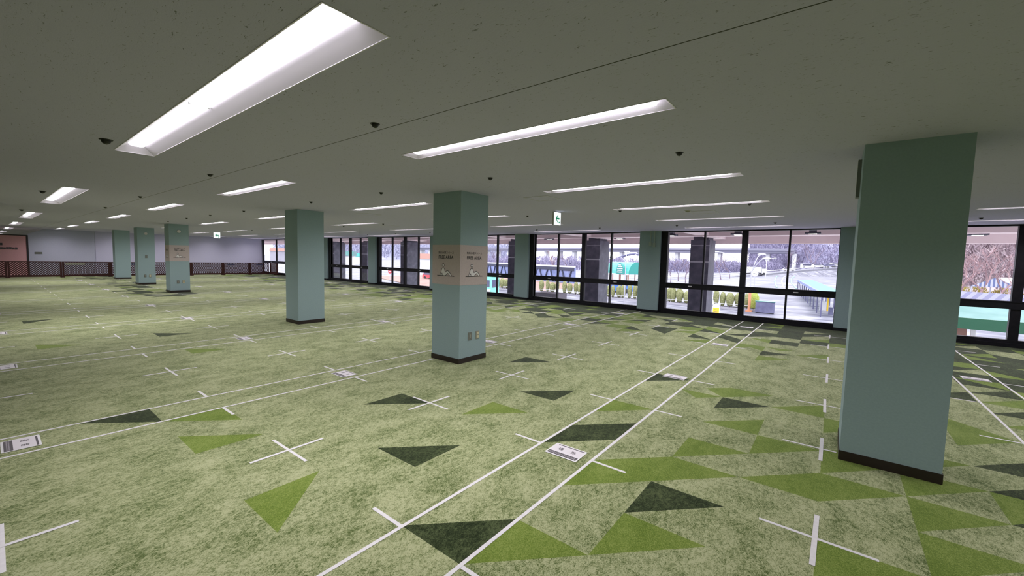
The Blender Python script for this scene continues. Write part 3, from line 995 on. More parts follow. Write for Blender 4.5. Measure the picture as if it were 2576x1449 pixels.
M['bark'] = noise_mat('bare_bark', [(0.3, (0.16, 0.12, 0.16)), (0.7, (0.25, 0.2, 0.25))], 4, 3, 0.9)
M['bark_pink'] = noise_mat('pinkish_bark', [(0.3, (0.24, 0.15, 0.16)), (0.7, (0.36, 0.24, 0.25))], 4, 3, 0.9)
M['twigs'] = noise_mat('mauve_hazed_twigs', [(0.3, (0.31, 0.29, 0.42)), (0.5, (0.36, 0.33, 0.47)), (0.7, (0.43, 0.40, 0.54))], 0.8, 5, 0.95)  # winter mauve of bare twigs, paled to stand for distance haze
M['twigs_pink'] = noise_mat('pink_twigs', [(0.3, (0.34, 0.26, 0.30)), (0.7, (0.46, 0.37, 0.39))], 0.6, 5, 0.95)
M['hill'] = noise_mat('wooded_hill', [(0.3, (0.30, 0.30, 0.44)), (0.5, (0.36, 0.35, 0.49)), (0.7, (0.42, 0.41, 0.55))], 0.3, 6, 0.95)  # lavender grey carries the haze of distance in the base colour
M['twigs_hazed'] = noise_mat('pale_hazed_twigs', [(0.3, (0.30, 0.30, 0.42)), (0.7, (0.46, 0.46, 0.58))], 0.2, 6, 0.95)  # sprigs paled further: haze over the far ridge painted in
M['hill_hazed'] = noise_mat('hazed_far_ridge', [(0.3, (0.34, 0.35, 0.46)), (0.7, (0.46, 0.46, 0.58))], 0.05, 6, 0.95)  # haze over the far ridge painted as a paler hill colour
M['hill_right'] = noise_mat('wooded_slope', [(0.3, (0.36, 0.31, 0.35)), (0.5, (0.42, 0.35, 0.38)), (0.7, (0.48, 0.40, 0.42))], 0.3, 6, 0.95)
M['white'] = mat('white_paint', (0.62, 0.62, 0.64), 0.4)
M['steel'] = mat('galvanised_steel', (0.42, 0.42, 0.48), 0.4, 0.3)
M['orange_pole'] = mat('orange_brown_pole', (0.55, 0.24, 0.13), 0.5)
M['teal'] = mat('teal_roof', (0.025, 0.27, 0.245), 0.45)
M['teal_dark'] = mat('deep_teal', (0.02, 0.30, 0.28), 0.5)
M['aqua'] = noise_mat('pale_aqua_roof', [(0.3, (0.035, 0.16, 0.145)), (0.7, (0.11, 0.25, 0.24))], 1.2, 3, 0.3)
M['vault'] = mat('aqua_green_vault', (0.07, 0.42, 0.37), 0.4)
M['green_fascia'] = mat('green_fascia', (0.02, 0.10, 0.055), 0.5)
M['bus_green'] = mat('mint_bus', (0.22, 0.66, 0.50), 0.35)
M['car_glass'] = mat('dark_glass', (0.10, 0.10, 0.16), 0.1)
M['tyre'] = mat('tyre', (0.03, 0.03, 0.035), 0.8)
M['car_red'] = mat('red_paint', (0.50, 0.06, 0.08), 0.3)
M['car_blue'] = mat('blue_paint', (0.08, 0.20, 0.60), 0.3)
M['yellow'] = mat('yellow_board', (0.85, 0.55, 0.03), 0.5)
M['navy'] = noise_mat('slate_blue_panel', [(0.3, (0.14, 0.17, 0.33)), (0.7, (0.25, 0.29, 0.50))], 0.7, 3, 0.7)
M['brace'] = mat('dark_brace', (0.03, 0.035, 0.07), 0.7)
M['bin'] = noise_mat('dark_slate_box', [(0.3, (0.10, 0.10, 0.18)), (0.7, (0.16, 0.16, 0.26))], 2, 3, 0.6)
M['lamp_glow'] = mat('lit_lamp_face', (0.9, 0.9, 0.85), 0.4, emit=((1.0, 0.95, 0.85), 9.0))
M['gable_pale'] = mat('pale_gable_stripe', (0.40, 0.41, 0.52), 0.5)
M['stripe_a'] = mat('blue_stripe', (0.10, 0.13, 0.27), 0.5)
M['stripe_b'] = mat('lavender_roof', (0.11, 0.11, 0.20), 0.6)
M['stripe_c'] = mat('pale_roof_stripe', (0.19, 0.19, 0.26), 0.6)
M['yellow_leaf'] = noise_mat('yellow_leaf', [(0.3, (0.24, 0.19, 0.04)), (0.7, (0.42, 0.34, 0.10))], 2, 4, 0.9)
M['red_pink'] = mat('pinkish_red', (0.65, 0.10, 0.16), 0.5)
M['brown'] = mat('brown_panel', (0.30, 0.16, 0.13), 0.6)

mb = MB(); mb.face([(-900, 13.6, G), (700, 13.6, G), (700, 900, G), (-900, 900, G)])
struct(mb.build('ground', M['asphalt']), 'wet grey car park surface outside the windows', 'ground')
mb = MB(); mb.box(-60, 12, 13.33, 13.6, G, 0.0)
struct(mb.build('facade_base', M['concrete']), 'outer wall of the building below the windows', 'wall')

mb = MB(); mb.box(-80, 30, 13.6, 37.0, G, G + 0.06)  # added out of sight below the sills to bounce sky light onto the soffit
struct(mb.build('bounce_apron', M['bounce']), 'unseen pale paving added below the eave to bounce light onto it', 'paving')
# eave with beams
YE = 21.0
mb = MB(); mb.box(-75, 40, 13.4, YE, 2.95, 3.15); mb.box(-75, 40, YE - 0.35, YE, 2.50, 3.3); mb.box(-75, 40, 15.2, 15.45, 2.83, 2.95)
mb.box(-75, 40, 17.55, 17.9, 2.66, 2.95); mb.box(-75, 40, 19.2, 19.5, 2.74, 2.95)
for p in [0.3 - 5.07 * k for k in range(-4, 13)]:
    mb.box(p - 4.75, p - 4.25, 13.4, YE - 0.3, 2.70, 2.95)
struct(mb.build('eave', M['soffit']), 'pinkish concrete eave with beams above the outside walkway', 'eave')

colm = None
for i, k in enumerate(range(0, 8)):
    x = -4.62 - 5.07 * k
    if colm is None:
        colm = empty('stone_column')
        mb = MB(); mb.box(-0.38, 0.38, -0.55, 0.55, G, 2.60); mb.build('shaft', M['concrete_dark'], colm)
        mb = MB(); mb.box(-0.30, 0.30, -0.45, 0.45, 2.60, 2.95)
        mb.build('capital', M['concrete_dark'], colm)
        mb = MB(); mb.box(-0.33, 0.385, -0.56, -0.545, 2.36, 2.375); mb.box(-0.36, 0.39, -0.57, -0.545, 1.62, 1.68); mb.build('fixing_strip', M['steel'], colm)
        o = colm
    else: o = copy_tree(colm)
    o.location = (x, 19.6, 0)
    tag(o, 'dark stone column outside under the eave, %s from the right' % ordinal(i), 'column', 'dark columns outside the windows')

lampf = None
LF = [(-0.62, 16.6), (-2.78, 16.6), (-5.1, 16.6), (-8.0, 18.4), (-11.9, 18.4), (-15.6, 16.8), (-19.6, 18.2), (3.3, 18.3)]
for i, (x, y) in enumerate(LF):
    if lampf is None:
        lampf = empty('floodlight')
        mb = MB(); mb.box(-0.10, 0.10, -0.10, 0.10, -0.16, 0.0); mb.prism([(-0.21, -0.17), (0.21, -0.17), (0.21, 0.17), (-0.21, 0.17)], -0.22, -0.16); mb.build('housing', M['concrete_dark'], lampf)
        mb = MB(); mb.box(-0.11, 0.11, -0.08, 0.08, -0.226, -0.22); mb.build('lamp_face', M['lamp_glow'], lampf)
        mb = MB(); mb.box(-0.03, 0.03, -0.03, 0.03, 0.0, 0.12); mb.build('stem', M['concrete_dark'], lampf)
        o = lampf
    else: o = copy_tree(lampf)
    o.location = (x, y, 2.85)
    tag(o, 'dark lit floodlight hanging under the outside eave, %s from the right' % ordinal(i if i < 7 else 0) if i < 7 else 'dark floodlight under the eave outside the right hand window', 'floodlight', 'floodlights under the eave')

# low grey box outside the third bay
root = empty('outdoor_unit', (-9.05, 14.6, -0.35))
mb = MB(); mb.box(-0.75, 0.30, -0.4, 0.4, 0.0, 0.56); mb.build('casing', M['concrete'], root)
mb = MB(); mb.box(-0.6, 0.1, -0.45, -0.4, 0.12, 0.52); mb.build('front_panel', M['steel'], root)
mb = MB(); mb.box(-0.8, 0.35, -0.5, 0.6, -3.09, 0.0); mb.build('plinth', M['concrete'], root)
tag(root, 'grey equipment box just outside the lower pane of third window bay', 'equipment box')

# hedge of clipped conifers
rndh = random.Random(5)
def bush(seed, h, w, lime=False):
    r = random.Random(seed)
    root = empty('clipped_bush')
    mb = MB(); prof = []
    n = 9
    for k in range(n + 1):
        t = k / n
        rad = w * (0.55 + 0.45 * math.sin(min(t * 1.6, 1) * math.pi / 2)) * (1 if t < 0.55 else math.sqrt(max(0.0, 1 - ((t - 0.55) / 0.46) ** 2)))
        prof.append((max(rad, 0.02), 0.28 + t * (h - 0.28)))
    mb.lathe(prof, 14)
    mb.v = [(x * (1 + r.uniform(-.07, .07)), y * (1 + r.uniform(-.07, .07)), z + r.uniform(-.02, .02)) for (x, y, z) in mb.v]
    mb.build('foliage', M['bush_lime'] if lime else M['bush'], root, smooth=True)
    mb = MB(); mb.tube([(0, 0, 0), (0, 0, 0.4)], 0.06, 6); mb.build('trunk', M['bark'], root)
    return root
BP = [(1252, 733), (1264, 733), (1272, 734), (1283, 735), (1292, 736), (1361, 737), (1377, 739), (1388, 740), (1400, 741), (1420, 743), (1433, 744), (1447, 745), (1459, 746), (1469, 747),
      (1530, 751), (1541, 752), (1556, 754), (1567, 755), (1584, 757), (1597, 758), (1611, 759), (1683, 763), (1693, 763.5), (1709, 765), (1727, 766), (1801, 771), (1817, 773), (1836, 774.5), (1857, 776), (1878, 779)]
protos = [bush(1, 1.75, 0.42), bush(2, 1.9, 0.33), bush(3, 1.65, 0.46)]
used = [False] * 3
for i, (u, v) in enumerate(reversed(BP)):
    p = gp(u, 0, 0); 
    d = RIGHT * ((u - 1288) / FPX) + DOWN * ((v - 724.5) / FPX) + FWD
    t = 52.3 / d.y
    q = rndh.randrange(3)
    if not used[q]: o = protos[q]; used[q] = True
    else: o = copy_tree(protos[q])
    o.location = (d.x * t, 52.3 + rndh.uniform(-.15, .15), G); o.rotation_euler = (0, 0, rndh.uniform(0, 6))
    s = rndh.uniform(0.92, 1.1); o.scale = (s, s, rndh.uniform(0.95, 1.15))
    tag(o, 'clipped conifer bush in the hedge row outside, %s from the right' % ordinal(i), 'bush', 'clipped bushes in the hedge row')
for q in range(3):
    if not used[q]:
        for ch in list(protos[q].children): bpy.data.objects.remove(ch)
        bpy.data.objects.remove(protos[q])
b = bush(9, 2.1, 0.5, True); b.location = (-6.75, 52.0, G); tag(b, 'yellow green conifer beside the orange pole, taller than the hedge', 'bush')
mb = MB(); mb.box(-44, -5.0, 51.3, 51.6, G, G + 0.22); mb.box(-44, -5.0, 53.0, 53.2, G, G + 0.22)
tag(mb.build('kerb', M['concrete']), 'pale concrete kerb running along the foot of the hedge', 'kerb')
mb = MB(); mb.box(-42, -7.2, 51.65, 51.7, G + 0.55, G + 0.60)
for k in range(14):
    x = -41.5 + k * 2.6; mb.box(x - 0.03, x + 0.03, 51.65, 51.7, G, G + 0.6)
tag(mb.build('hedge_rail', M['white']), 'thin white rail standing before the hedge row', 'rail')

# street lamps
def street_lamp(x, y, h, arms, label, pole_mat, lower=None):
    root = empty('street_lamp', (x, y, G))
    mb = MB(); mb.tube([(0, 0, 0), (0, 0, h * 0.45), (0, 0, h)], [0.09, 0.075, 0.055], 8); mb.build('pole', pole_mat, root)
    if lower:
        mb = MB(); mb.tube([(0, 0, 0), (0, 0, lower)], 0.14, 10); mb.box(-0.3, 0.3, -0.3, 0.3, 0, 0.12); mb.build('pole_sleeve', M['orange_pole'], root)
    for (dx, dy, dz) in arms:
        pts = []
        for k in range(9):
            t = k / 8
            pts.append((dx * t, dy * t, h + dz * math.sin(t * math.pi / 2)))
        mb = MB(); mb.tube(pts, 0.045, 6); a = mb.build('arm', pole_mat, root)
        L = math.hypot(dx, dy) or 1
        mb = MB(); mb.blob((dx * 1.05, dy * 1.05, h + dz), 0.42 if abs(dx) > 0.1 else 0.2, 0.2, 0.11, seg=10); mb.build('lamp_head', M['white'], a, smooth=True)
    return tag(root, label, 'street lamp', 'street lamps with curved arms outside')
street_lamp(-20.2, 48.6, 4.95, [(-1.7, -0.4, 1.15), (1.9, 0.4, 1.25), (-0.6, 1.6, 1.35)], 'three armed street lamp outside in front of the teal shelter', M['steel'], None)
street_lamp(-7.0, 50.85, 4.3, [(-3.5, 0, 2.1), (0.75, 0.5, 1.9), (1.3, -0.4, 1.45)], 'street lamp with orange foot outside behind the wide mullion', M['steel'], 2.2)
mb = None
root = empty('street_lamp', tuple(gp(1927, 683)))
d0 = 250.0
bp_ = gp(1927, 683)
mb = MB(); mb.tube([(0, 0, 0), (0, 0, 6.5), (0.8, 0, 7.4), (2.6, 0, 7.9)], 0.13, 6); mb.build('pole', M['white'], root)
mb = MB(); mb.blob((2.9, 0, 7.9), 0.6, 0.25, 0.15); mb.build('lamp_head', M['white'], root)
root.location = (bp_.x * 0.55, bp_.y * 0.55, G)
tag(root, 'slim white single arm street lamp far out in the car park', 'street lamp')

# round sign on a pole
p = gp(1897, 722); k = 1.1
root = empty('round_sign', (p.x, p.y, G))
hs = 0.0
mb = MB(); mb.tube([(0, 0, 0), (0, 0, 2.6)], 0.06, 8); mb.build('pole', M['steel'], root)
mb = MB()
ring = [(0.62 * math.cos(a * math.pi / 12), 0, 3.0 + 0.62 * math.sin(a * math.pi / 12)) for a in range(25)]
mb.tube(ring, 0.05, 6, cap=False); mb.build('ring', M['steel'], root)
mb = MB(); mb.lathe([(0.58, -0.02), (0.58, 0.02)], 24); d_ = mb.build('disc', M['white'], root); d_.rotation_euler = (math.pi / 2, 0, 0); d_.location = (0, 0, 3.0)
mb = MB(); mb.tube([(-0.3, -0.04, 3.12), (0.3, -0.04, 2.88)], 0.05, 6); mb.build('pointer', M['brace'], root)
tag(root, 'round white sign on a pole in the car park', 'sign')

# dark box with pale green top
p = gp(1905, 787); q = gp(1941, 789)
root = empty('storage_box', (-5.5, 50.6, G), 0.05)
mb = MB(); mb.box(-0.85, 0.85, -0.4, 0.4, 0.08, 1.2); mb.build('box_body', M['bin'], root)
mb = MB(); mb.box(-0.9, 0.9, -0.45, 0.45, 1.2, 1.27); mb.build('lid', M['aqua'], root)
mb = MB(); mb.box(-0.8, 0.8, -0.35, 0.35, 0, 0.08); mb.build('foot', M['tyre'], root)
tag(root, 'dark slate box with pale green lid at the hedge end', 'box')

# yellow notice by the first column
d = RIGHT * ((1801 - 1288) / FPX) + DOWN * ((784 - 724.5) / FPX) + FWD
root = empty('yellow_sign', (-7.95, 40.0, G))
mb = MB(); mb.prism([(-0.30, 0.55), (0.30, 0.55), (0.30, 1.25)] + [(0.30 * math.cos(a), 1.25 + 0.30 * math.sin(a)) for a in [math.pi * k / 10 for k in range(1, 10)]] + [(-0.30, 1.25)], -0.03, 0.03, 0, TF)
mb.build('board', M['white'], root)
mb = MB(); mb.box(-0.25, 0.25, -0.04, -0.03, 0.68, 1.18); pl = mb.build('yellow_panel', M['yellow'], root)
mb = MB()
for z in (0.82, 0.98): mb.box(-0.16, 0.16, -0.045, -0.04, z, z + 0.05)
mb.build('text_lines', M['brown'], pl)
for sx in (-0.2, 0.2):
    mb = MB(); mb.box(sx - 0.03, sx + 0.03, -0.03, 0.03, 0, 0.6); mb.build('leg', M['steel'], root)
root.location = (d.x * 40 / d.y, 40.0, G); root.location.z = G + 0.0
tag(root, 'round topped yellow notice board beside the right dark column', 'sign')

# teal barrel-vault shelter with sign
root = empty('teal_shelter', (-38.6, 92.0, G), -0.55)
mb = MB(); R = 2.1; L = 4.6
for k in range(12):
    a0, a1 = math.pi * k / 12, math.pi * (k + 1) / 12
    mb.face([(-L, -R * math.cos(a0), 2.2 + 2.7 * math.sin(a0)), (L, -R * math.cos(a0), 2.2 + 2.7 * math.sin(a0)), (L, -R * math.cos(a1), 2.2 + 2.7 * math.sin(a1)), (-L, -R * math.cos(a1), 2.2 + 2.7 * math.sin(a1))])
mb.build('vault', M['vault'], root)
mb = MB()
for x in (-L, L):
    mb.face([(x, -R * math.cos(math.pi * k / 12), 2.2 + 2.7 * math.sin(math.pi * k / 12)) for k in range(13)])
mb.build('gable_end', M['teal'], root)
mb = MB(); mb.prism([(1.9 + 1.5 * math.cos(math.pi * k / 10), 2.2 + 2.5 * math.sin(math.pi * k / 10)) for k in range(11)], R, R + 0.4, 0, TF); db = mb.build('dormer', M['teal'], root)
mb = MB()
for r_, wid in ((2.5, 1.0), (2.9, 0.8), (3.3, 1.0), (3.75, 0.75), (4.1, 0.5)):
    x = -wid
    while x < wid:
        mb.box(1.9 + x, 1.9 + x + 0.28, -R - 0.46, -R - 0.41, r_, r_ + 0.22); x += 0.36
mb.build('sign_writing', M['white'], db)
mb = MB(); mb.box(-L - 0.1, L + 0.1, -R - 0.08, -R, 2.05, 2.25); mb.build('eaves_trim', M['white'], root)
for x in (-L + 0.1, -L / 3, L / 3, L - 0.1):
    for y in (-R + 0.1, R - 0.1):
        mb = MB(); mb.box(x - 0.08, x + 0.08, y - 0.08, y + 0.08, 0, 2.3); mb.build('post', M['brown'], root)
tag(root, 'teal barrel roofed shelter with white writing across the road', 'shelter')

# brick terrace behind the hedge, slate wall with braces, left side
def ground_patch(name, pts, m_, lab, cat, z=G + 0.02):
    mb = MB(); mb.prism([(p.x, p.y) for p in pts], z - 0.02, z + 0.03); return struct(mb.build(name, m_), lab, cat)
ground_patch('brick_terrace', [Vector((-75, 54)), Vector((-36, 54)), Vector((-40, 76)), Vector((-100, 90))], M['brick'], 'pink brick paving behind the hedge on the left', 'paving')
ground_patch('brick_forecourt', [Vector((-41, 82)), Vector((-26, 84)), Vector((-28, 100)), Vector((-48, 100))], M['brick'], 'pink brick paving under the teal shelter', 'paving')
a, b = gp(1170, 708), gp(1482, 706)
root = empty('parapet_wall', (0, 0, G))
A = Vector((-92.0, 100.0)); B = Vector((-44.5, 79.5))
dd = (B - A); Ln = dd.length; ang = math.atan2(dd.y, dd.x)
root.location = (A.x, A.y, G); root.rotation_euler = (0, 0, ang)
mb = MB(); mb.box(0, Ln, -0.2, 0.2, 0, 3.3); mb.build('slate_panel', M['navy'], root)
mb = MB(); mb.box(0, Ln, -0.32, -0.2, 2.65, 3.4); mb.build('top_beam', M['brace'], root)
nb = 11
for k in range(nb):
    x = k * Ln / nb
    mb = MB(); mb.tube([(x + 0.3, -0.28, 2.7), (x + 1.6, -0.28, 0.0)], 0.22, 6); mb.tube([(x + 3.8, -0.28, 2.7), (x + 2.6, -0.28, 0.0)], 0.22, 6); mb.build('brace', M['brace'], root)
mb = MB(); mb.box(0, Ln, -0.1, 0.1, 3.4, 3.75); mb.build('coping', M['white'], root)
tag(root, 'slate blue parapet wall with dark slanted braces beyond the hedge', 'parapet wall')

# mint bus
d = RIGHT * ((1226 - 1288) / FPX) + DOWN * ((720 - 724.5) / FPX) + FWD
bx = d * (40.5 / d.y)
root = empty('bus', (bx.x, 40.5, G), 0.25)
mb = MB(); mb.box(-4.6, 1.15, -1.15, 1.15, 0.45, 2.55); mb.box(-4.4, 0.9, -1.0, 1.0, 2.55, 2.75); mb.box(-3.0, -0.2, -0.6, 0.6, 2.75, 2.95); mb.build('body', M['bus_green'], root)
mb = MB()
for k in range(5): mb.box(-4.4 + k * 1.1, -3.5 + k * 1.1, -1.17, 1.17, 1.35, 2.25)
mb.box(1.15, 1.17, -0.95, 0.95, 1.3, 2.3); mb.build('windows', M['car_glass'], root)
mb = MB(); mb.prism([(-2.5, 0.5), (0.9, 0.5), (1.1, 1.2), (0.3, 1.0)], 1.155, 1.175, 0, TF); mb.build('white_swoosh', M['white'], root)
for x in (-3.6, 0.2):
    for y in (-1.05, 1.05):
        mb = MB(); mb.lathe([(0.45, -0.14), (0.45, 0.14)], 16); w_ = mb.build('wheel', M['tyre'], root); w_.rotation_euler = (math.pi / 2, 0, 0); w_.location = (x, y, 0.45)
tag(root, 'mint green bus seen through the window beside the centre pillar', 'bus')

# cars
def car(x, y, rz, body, label, van=False, s=1.0, grp='vehicles in the car park'):
    root = empty('car', (x, y, G), rz)
    mb = MB()
    prof = [(-2.1, 0.3), (2.1, 0.3), (2.15, 0.75), (1.2, 0.95), (0.6, 1.45), (-1.5, 1.48), (-2.05, 0.95)] if not van else [(-2.3, 0.3), (2.3, 0.3), (2.3, 1.0), (1.9, 1.9), (-2.3, 1.95)]
    mb.prism(prof, -0.85, 0.85, 0, TF); mb.build('body', body, root)
    mb = MB(); wp = [(-1.75, 0.98), (1.0, 0.98), (0.52, 1.40), (-1.4, 1.42)] if not van else [(-1.8, 1.15), (2.1, 1.15), (1.8, 1.75), (-1.8, 1.75)]
    mb.prism(wp, -0.87, 0.87, 0, TF); mb.build('windows', M['car_glass'], root)
    for wx in (-1.3, 1.3):
        for wy in (-0.8, 0.8):
            mb = MB(); mb.lathe([(0.32, -0.1), (0.32, 0.1)], 12); q_ = mb.build('wheel', M['tyre'], root); q_.rotation_euler = (math.pi / 2, 0, 0); q_.location = (wx, wy, 0.32)
    root.scale = (s, s, s)
    return tag(root, label, 'car', grp)
vb_ = (683, 675, 673.5, 673, 672.5, 672.5)
for i, (u, dist, col, van, rz, lab) in enumerate((
        (1984, 236, 'white', False, 0.2, 'white car beyond the kerb, furthest left of the distant cars'), (2030, 248, 'white', True, 0.3, 'white van parked far off, left of the car cluster'),
        (2057, 238, 'white', False, 0.3, 'white car at the left of the distant cluster'), (2072, 254, 'white', False, 0.4, 'white car in the middle of the distant cluster'),
        (2088, 238, 'bin', False, 0.4, 'dark blue car in the distant cluster'), (2104, 256, 'white', True, 0.3, 'white van at the right end of the distant cluster'))):
    d = RIGHT * ((u - 1288) / FPX) + DOWN * ((vb_[i] - 724.5) / FPX) + FWD
    p = Vector((0, 0, EYE)) + d * (dist * 0.92)
    car(p.x, p.y, rz, M[col], lab, van, 1.3).location.z = p.z
d = RIGHT * ((1086 - 1288) / FPX) + FWD; t = 62 / d.y
car(d.x * t, 62, 0.1, M['car_red'], 'red car seen through the window left of the centre pillar')
for u, lab in ((1044, 'white car outside left of the centre pillar, left one of two'), (1074, 'white car outside left of the centre pillar, right one of two')):
    d = RIGHT * ((u - 1288) / FPX) + FWD; t = 120 / d.y
    car(d.x * t, 120, 0.4, M['white'], lab)
d = RIGHT * ((2093 - 1288) / FPX) + FWD; t = 54 / d.y
car(d.x * t + 3.4, 49, 0.1, M['car_blue'], 'blue car outside at the right end of the window bay')
d = RIGHT * ((1532 - 1288) / FPX) + FWD; t = 66 / d.y
car(d.x * t, 66, 0.1, M['car_red'], 'pinkish red car behind the hedge bushes')
d = RIGHT * ((1560 - 1288) / FPX) + FWD; t = 64 / d.y
car(d.x * t, 64, 0.1, M['car_blue'], 'blue van behind the hedge bushes', True)
# white truck
d = RIGHT * ((1897 - 1288) / FPX) + FWD; t = 212 / d.y
root = empty('truck', (d.x * t, 212, 1.6 - 23 * 205 / 1040), 0.35)
mb = MB(); mb.box(-4.2, 2.2, -1.2, 1.2, 0.9, 3.4); mb.build('cargo_box', M['white'], root)
mb = MB(); mb.box(2.35, 4.2, -1.1, 1.1, 0.6, 2.7); mb.build('cab', M['white'], root)
mb = MB(); mb.box(-4.1, 4.0, -0.8, 0.8, 0.45, 0.9); mb.build('chassis', M['tyre'], root)
for wx in (-2.8, 3.2):
    for wy in (-1.0, 1.0):
        mb = MB(); mb.lathe([(0.5, -0.15), (0.5, 0.15)], 14); q_ = mb.build('wheel', M['tyre'], root); q_.rotation_euler = (math.pi / 2, 0, 0); q_.location = (wx, wy, 0.5)
tag(root, 'white box truck parked along the far guard rail', 'truck')

# guard rail along the far edge of the car park, on a bank that rises to the right
def dpt(u, v, depth):
    d = RIGHT * ((u - 1288) / FPX) + DOWN * ((v - 724.5) / FPX) + FWD
    return Vector((0, 0, EYE)) + d * depth
RP = [dpt(*q) for q in ((1600, 701, 118), (1670, 698, 125), (1735, 695, 138), (1800, 691, 152), (1860, 687, 168), (1915, 683, 185), (1965, 679, 198), (2020, 674, 208), (2080, 670, 214), (2150, 669, 218))]
root = empty('guard_rail', (0, 0, 0))
mb = MB(); mb.tube([tuple(p) for p in RP], 0.24, 6); mb.tube([tuple(p - Vector((0, 0, 0.75))) for p in RP], 0.12, 6); mb.build('rail_beam', M['white'], root)
for k, p in enumerate(RP):
    mb = MB(); mb.tube([tuple(p - Vector((0, 0.5, 1.3))), tuple(p - Vector((0, 0.5, -0.25)))], 0.13, 6); mb.build('post', M['white'], root)
tag(root, 'white guard rail curving and rising along the far car park edge', 'guard rail')
mb = MB()
for p, q in zip(RP[:-1], RP[1:]):
    a_, b_ = p - Vector((0, 0, 1.25)), q - Vector((0, 0, 1.25))
    back = lambda v: Vector((v.x * 1.22, v.y * 1.22, v.z))
    fr_ = lambda v: Vector((v.x * 0.985, v.y * 0.985, v.z - 0.75))
    gr = lambda v: Vector((v.x * 0.95, v.y * 0.95, G + 0.02))
    mb.face([a_, b_, back(b_), back(a_)], 0)
    mb.face([fr_(a_), fr_(b_), b_, a_], 1)
    mb.face([gr(a_), gr(b_), fr_(b_), fr_(a_)], 0)
struct(mb.build('terrace_bank', [M['asphalt'], M['concrete_dark']]), 'rising bank and upper terrace beyond the far guard rail', 'bank')

# painted parking lines: fields of bays
def pv(u, v): 
    p = gp(u, v); return p
def strokes(mb, pix, w, z0, z1, mm=0):
    P = [gp(*p) for p in pix]
    for p, q in zip(P[:-1], P[1:]):
        e = Vector((q.x - p.x, q.y - p.y)); n_ = Vector((-e.y, e.x)).normalized() * w / 2
        mb.prism([(p.x - n_.x, p.y - n_.y), (q.x - n_.x, q.y - n_.y), (q.x + n_.x, q.y + n_.y), (p.x + n_.x, p.y + n_.y)], G + z0, G + z1, mm)
mb = MB()
for row in range(8):
    y = 72 + row * 13
    for k in range(16):
        x = 0.05 * y - 4 + k * 2.8
        if x / y > 0.42 or x > 36: continue
        mb.prism([(x, y), (x + 0.4, y), (x + 3.6, y + 6.0), (x + 3.2, y + 6.0)], G + 0.012, G + 0.03)
tag(mb.build('parking_bay_lines', M['line']), 'white parking bay lines on the right of the car park', 'road marking')
mb = MB()
for row in range(6):
    y = 64 + row * 11
    for k in range(9):
        x = -0.10 * y - 4 - k * 2.8
        if x < -33: continue
        mb.prism([(x, y), (x + 0.35, y), (x - 1.6, y + 4.5), (x - 1.95, y + 4.5)], G + 0.012, G + 0.03)
tag(mb.build('parking_bay_lines', M['line']), 'white parking bay lines on the left of the car park', 'road marking')
mb = MB()
strokes(mb, [(1954, 724), (1949, 708), (1953, 697), (1963, 691)], 0.32, 0.035, 0.10, 1)
strokes(mb, [(1972, 724), (1966, 708), (1971, 698), (1978, 694)], 0.32, 0.035, 0.10, 0)
strokes(mb, [(2004, 726), (1991, 712), (1991, 702), (2001, 693)], 0.32, 0.035, 0.10, 1)
tag(mb.build('lane_divider', [M['line'], M['line_green']]), 'white and green curving lane kerbs running through the car park', 'road marking')

# covered walkway with teal roof at the right
root = empty('covered_walkway', (0.0, 0.0, 0.0), 0.0)
ZR = -1.25
F0, N0, F1, N1 = gp(2008, 706, ZR), gp(2068, 741, ZR), gp(2043, 706, ZR), gp(2128, 741, ZR)
mb = MB(); mb.prism([tuple(v.xy) for v in (N0, N1, F1, F0)], ZR, ZR + 0.12); mb.build('roof', M['teal'], root)
mb = MB(); o_ = Vector((0.12, 0)); mb.prism([tuple(N0.xy - o_), tuple(N0.xy + o_), tuple(F0.xy + o_), tuple(F0.xy - o_)], ZR - 0.16, ZR + 0.18); mb.build('roof_edge', M['navy'], root)
for k in range(11):
    t = k / 10
    for a_, b_ in ((N0, F0), (N1, F1)):
        q = a_.lerp(b_, t)
        mb = MB(); mb.tube([(q.x, q.y, G), (q.x, q.y, ZR)], 0.07, 6); mb.build('post', M['stripe_b'], root)
tag(root, 'long teal roofed walkway on posts outside the right of the bay', 'covered walkway')
p = gp(2081, 782); d = p
root = empty('gate_post', (p.x, p.y, G))
mb = MB(); mb.box(-0.08, 0.08, -0.08, 0.08, 0, 1.9); mb.build('post', M['yellow'], root)
mb = MB(); mb.box(-0.75, -0.12, -0.1, 0.1, 0.0, 1.05); mb.build('notice_panel', M['white'], root)
tag(root, 'orange yellow gate post with white panel outside on the right', 'post')
p = gp(2086, 791)
root = empty('bollard', (p.x + .1, p.y, G)); mb = MB(); mb.box(-0.2, 0.2, -0.15, 0.15, 0, 0.75); mb.build('block', M['bin'], root); mb = MB(); mb.box(0.2, 1.6, -0.04, 0.04, 0.45, 0.55); mb.build('barrier_arm', M['steel'], root)
tag(root, 'small dark barrier block outside at the right edge of the bay', 'barrier')

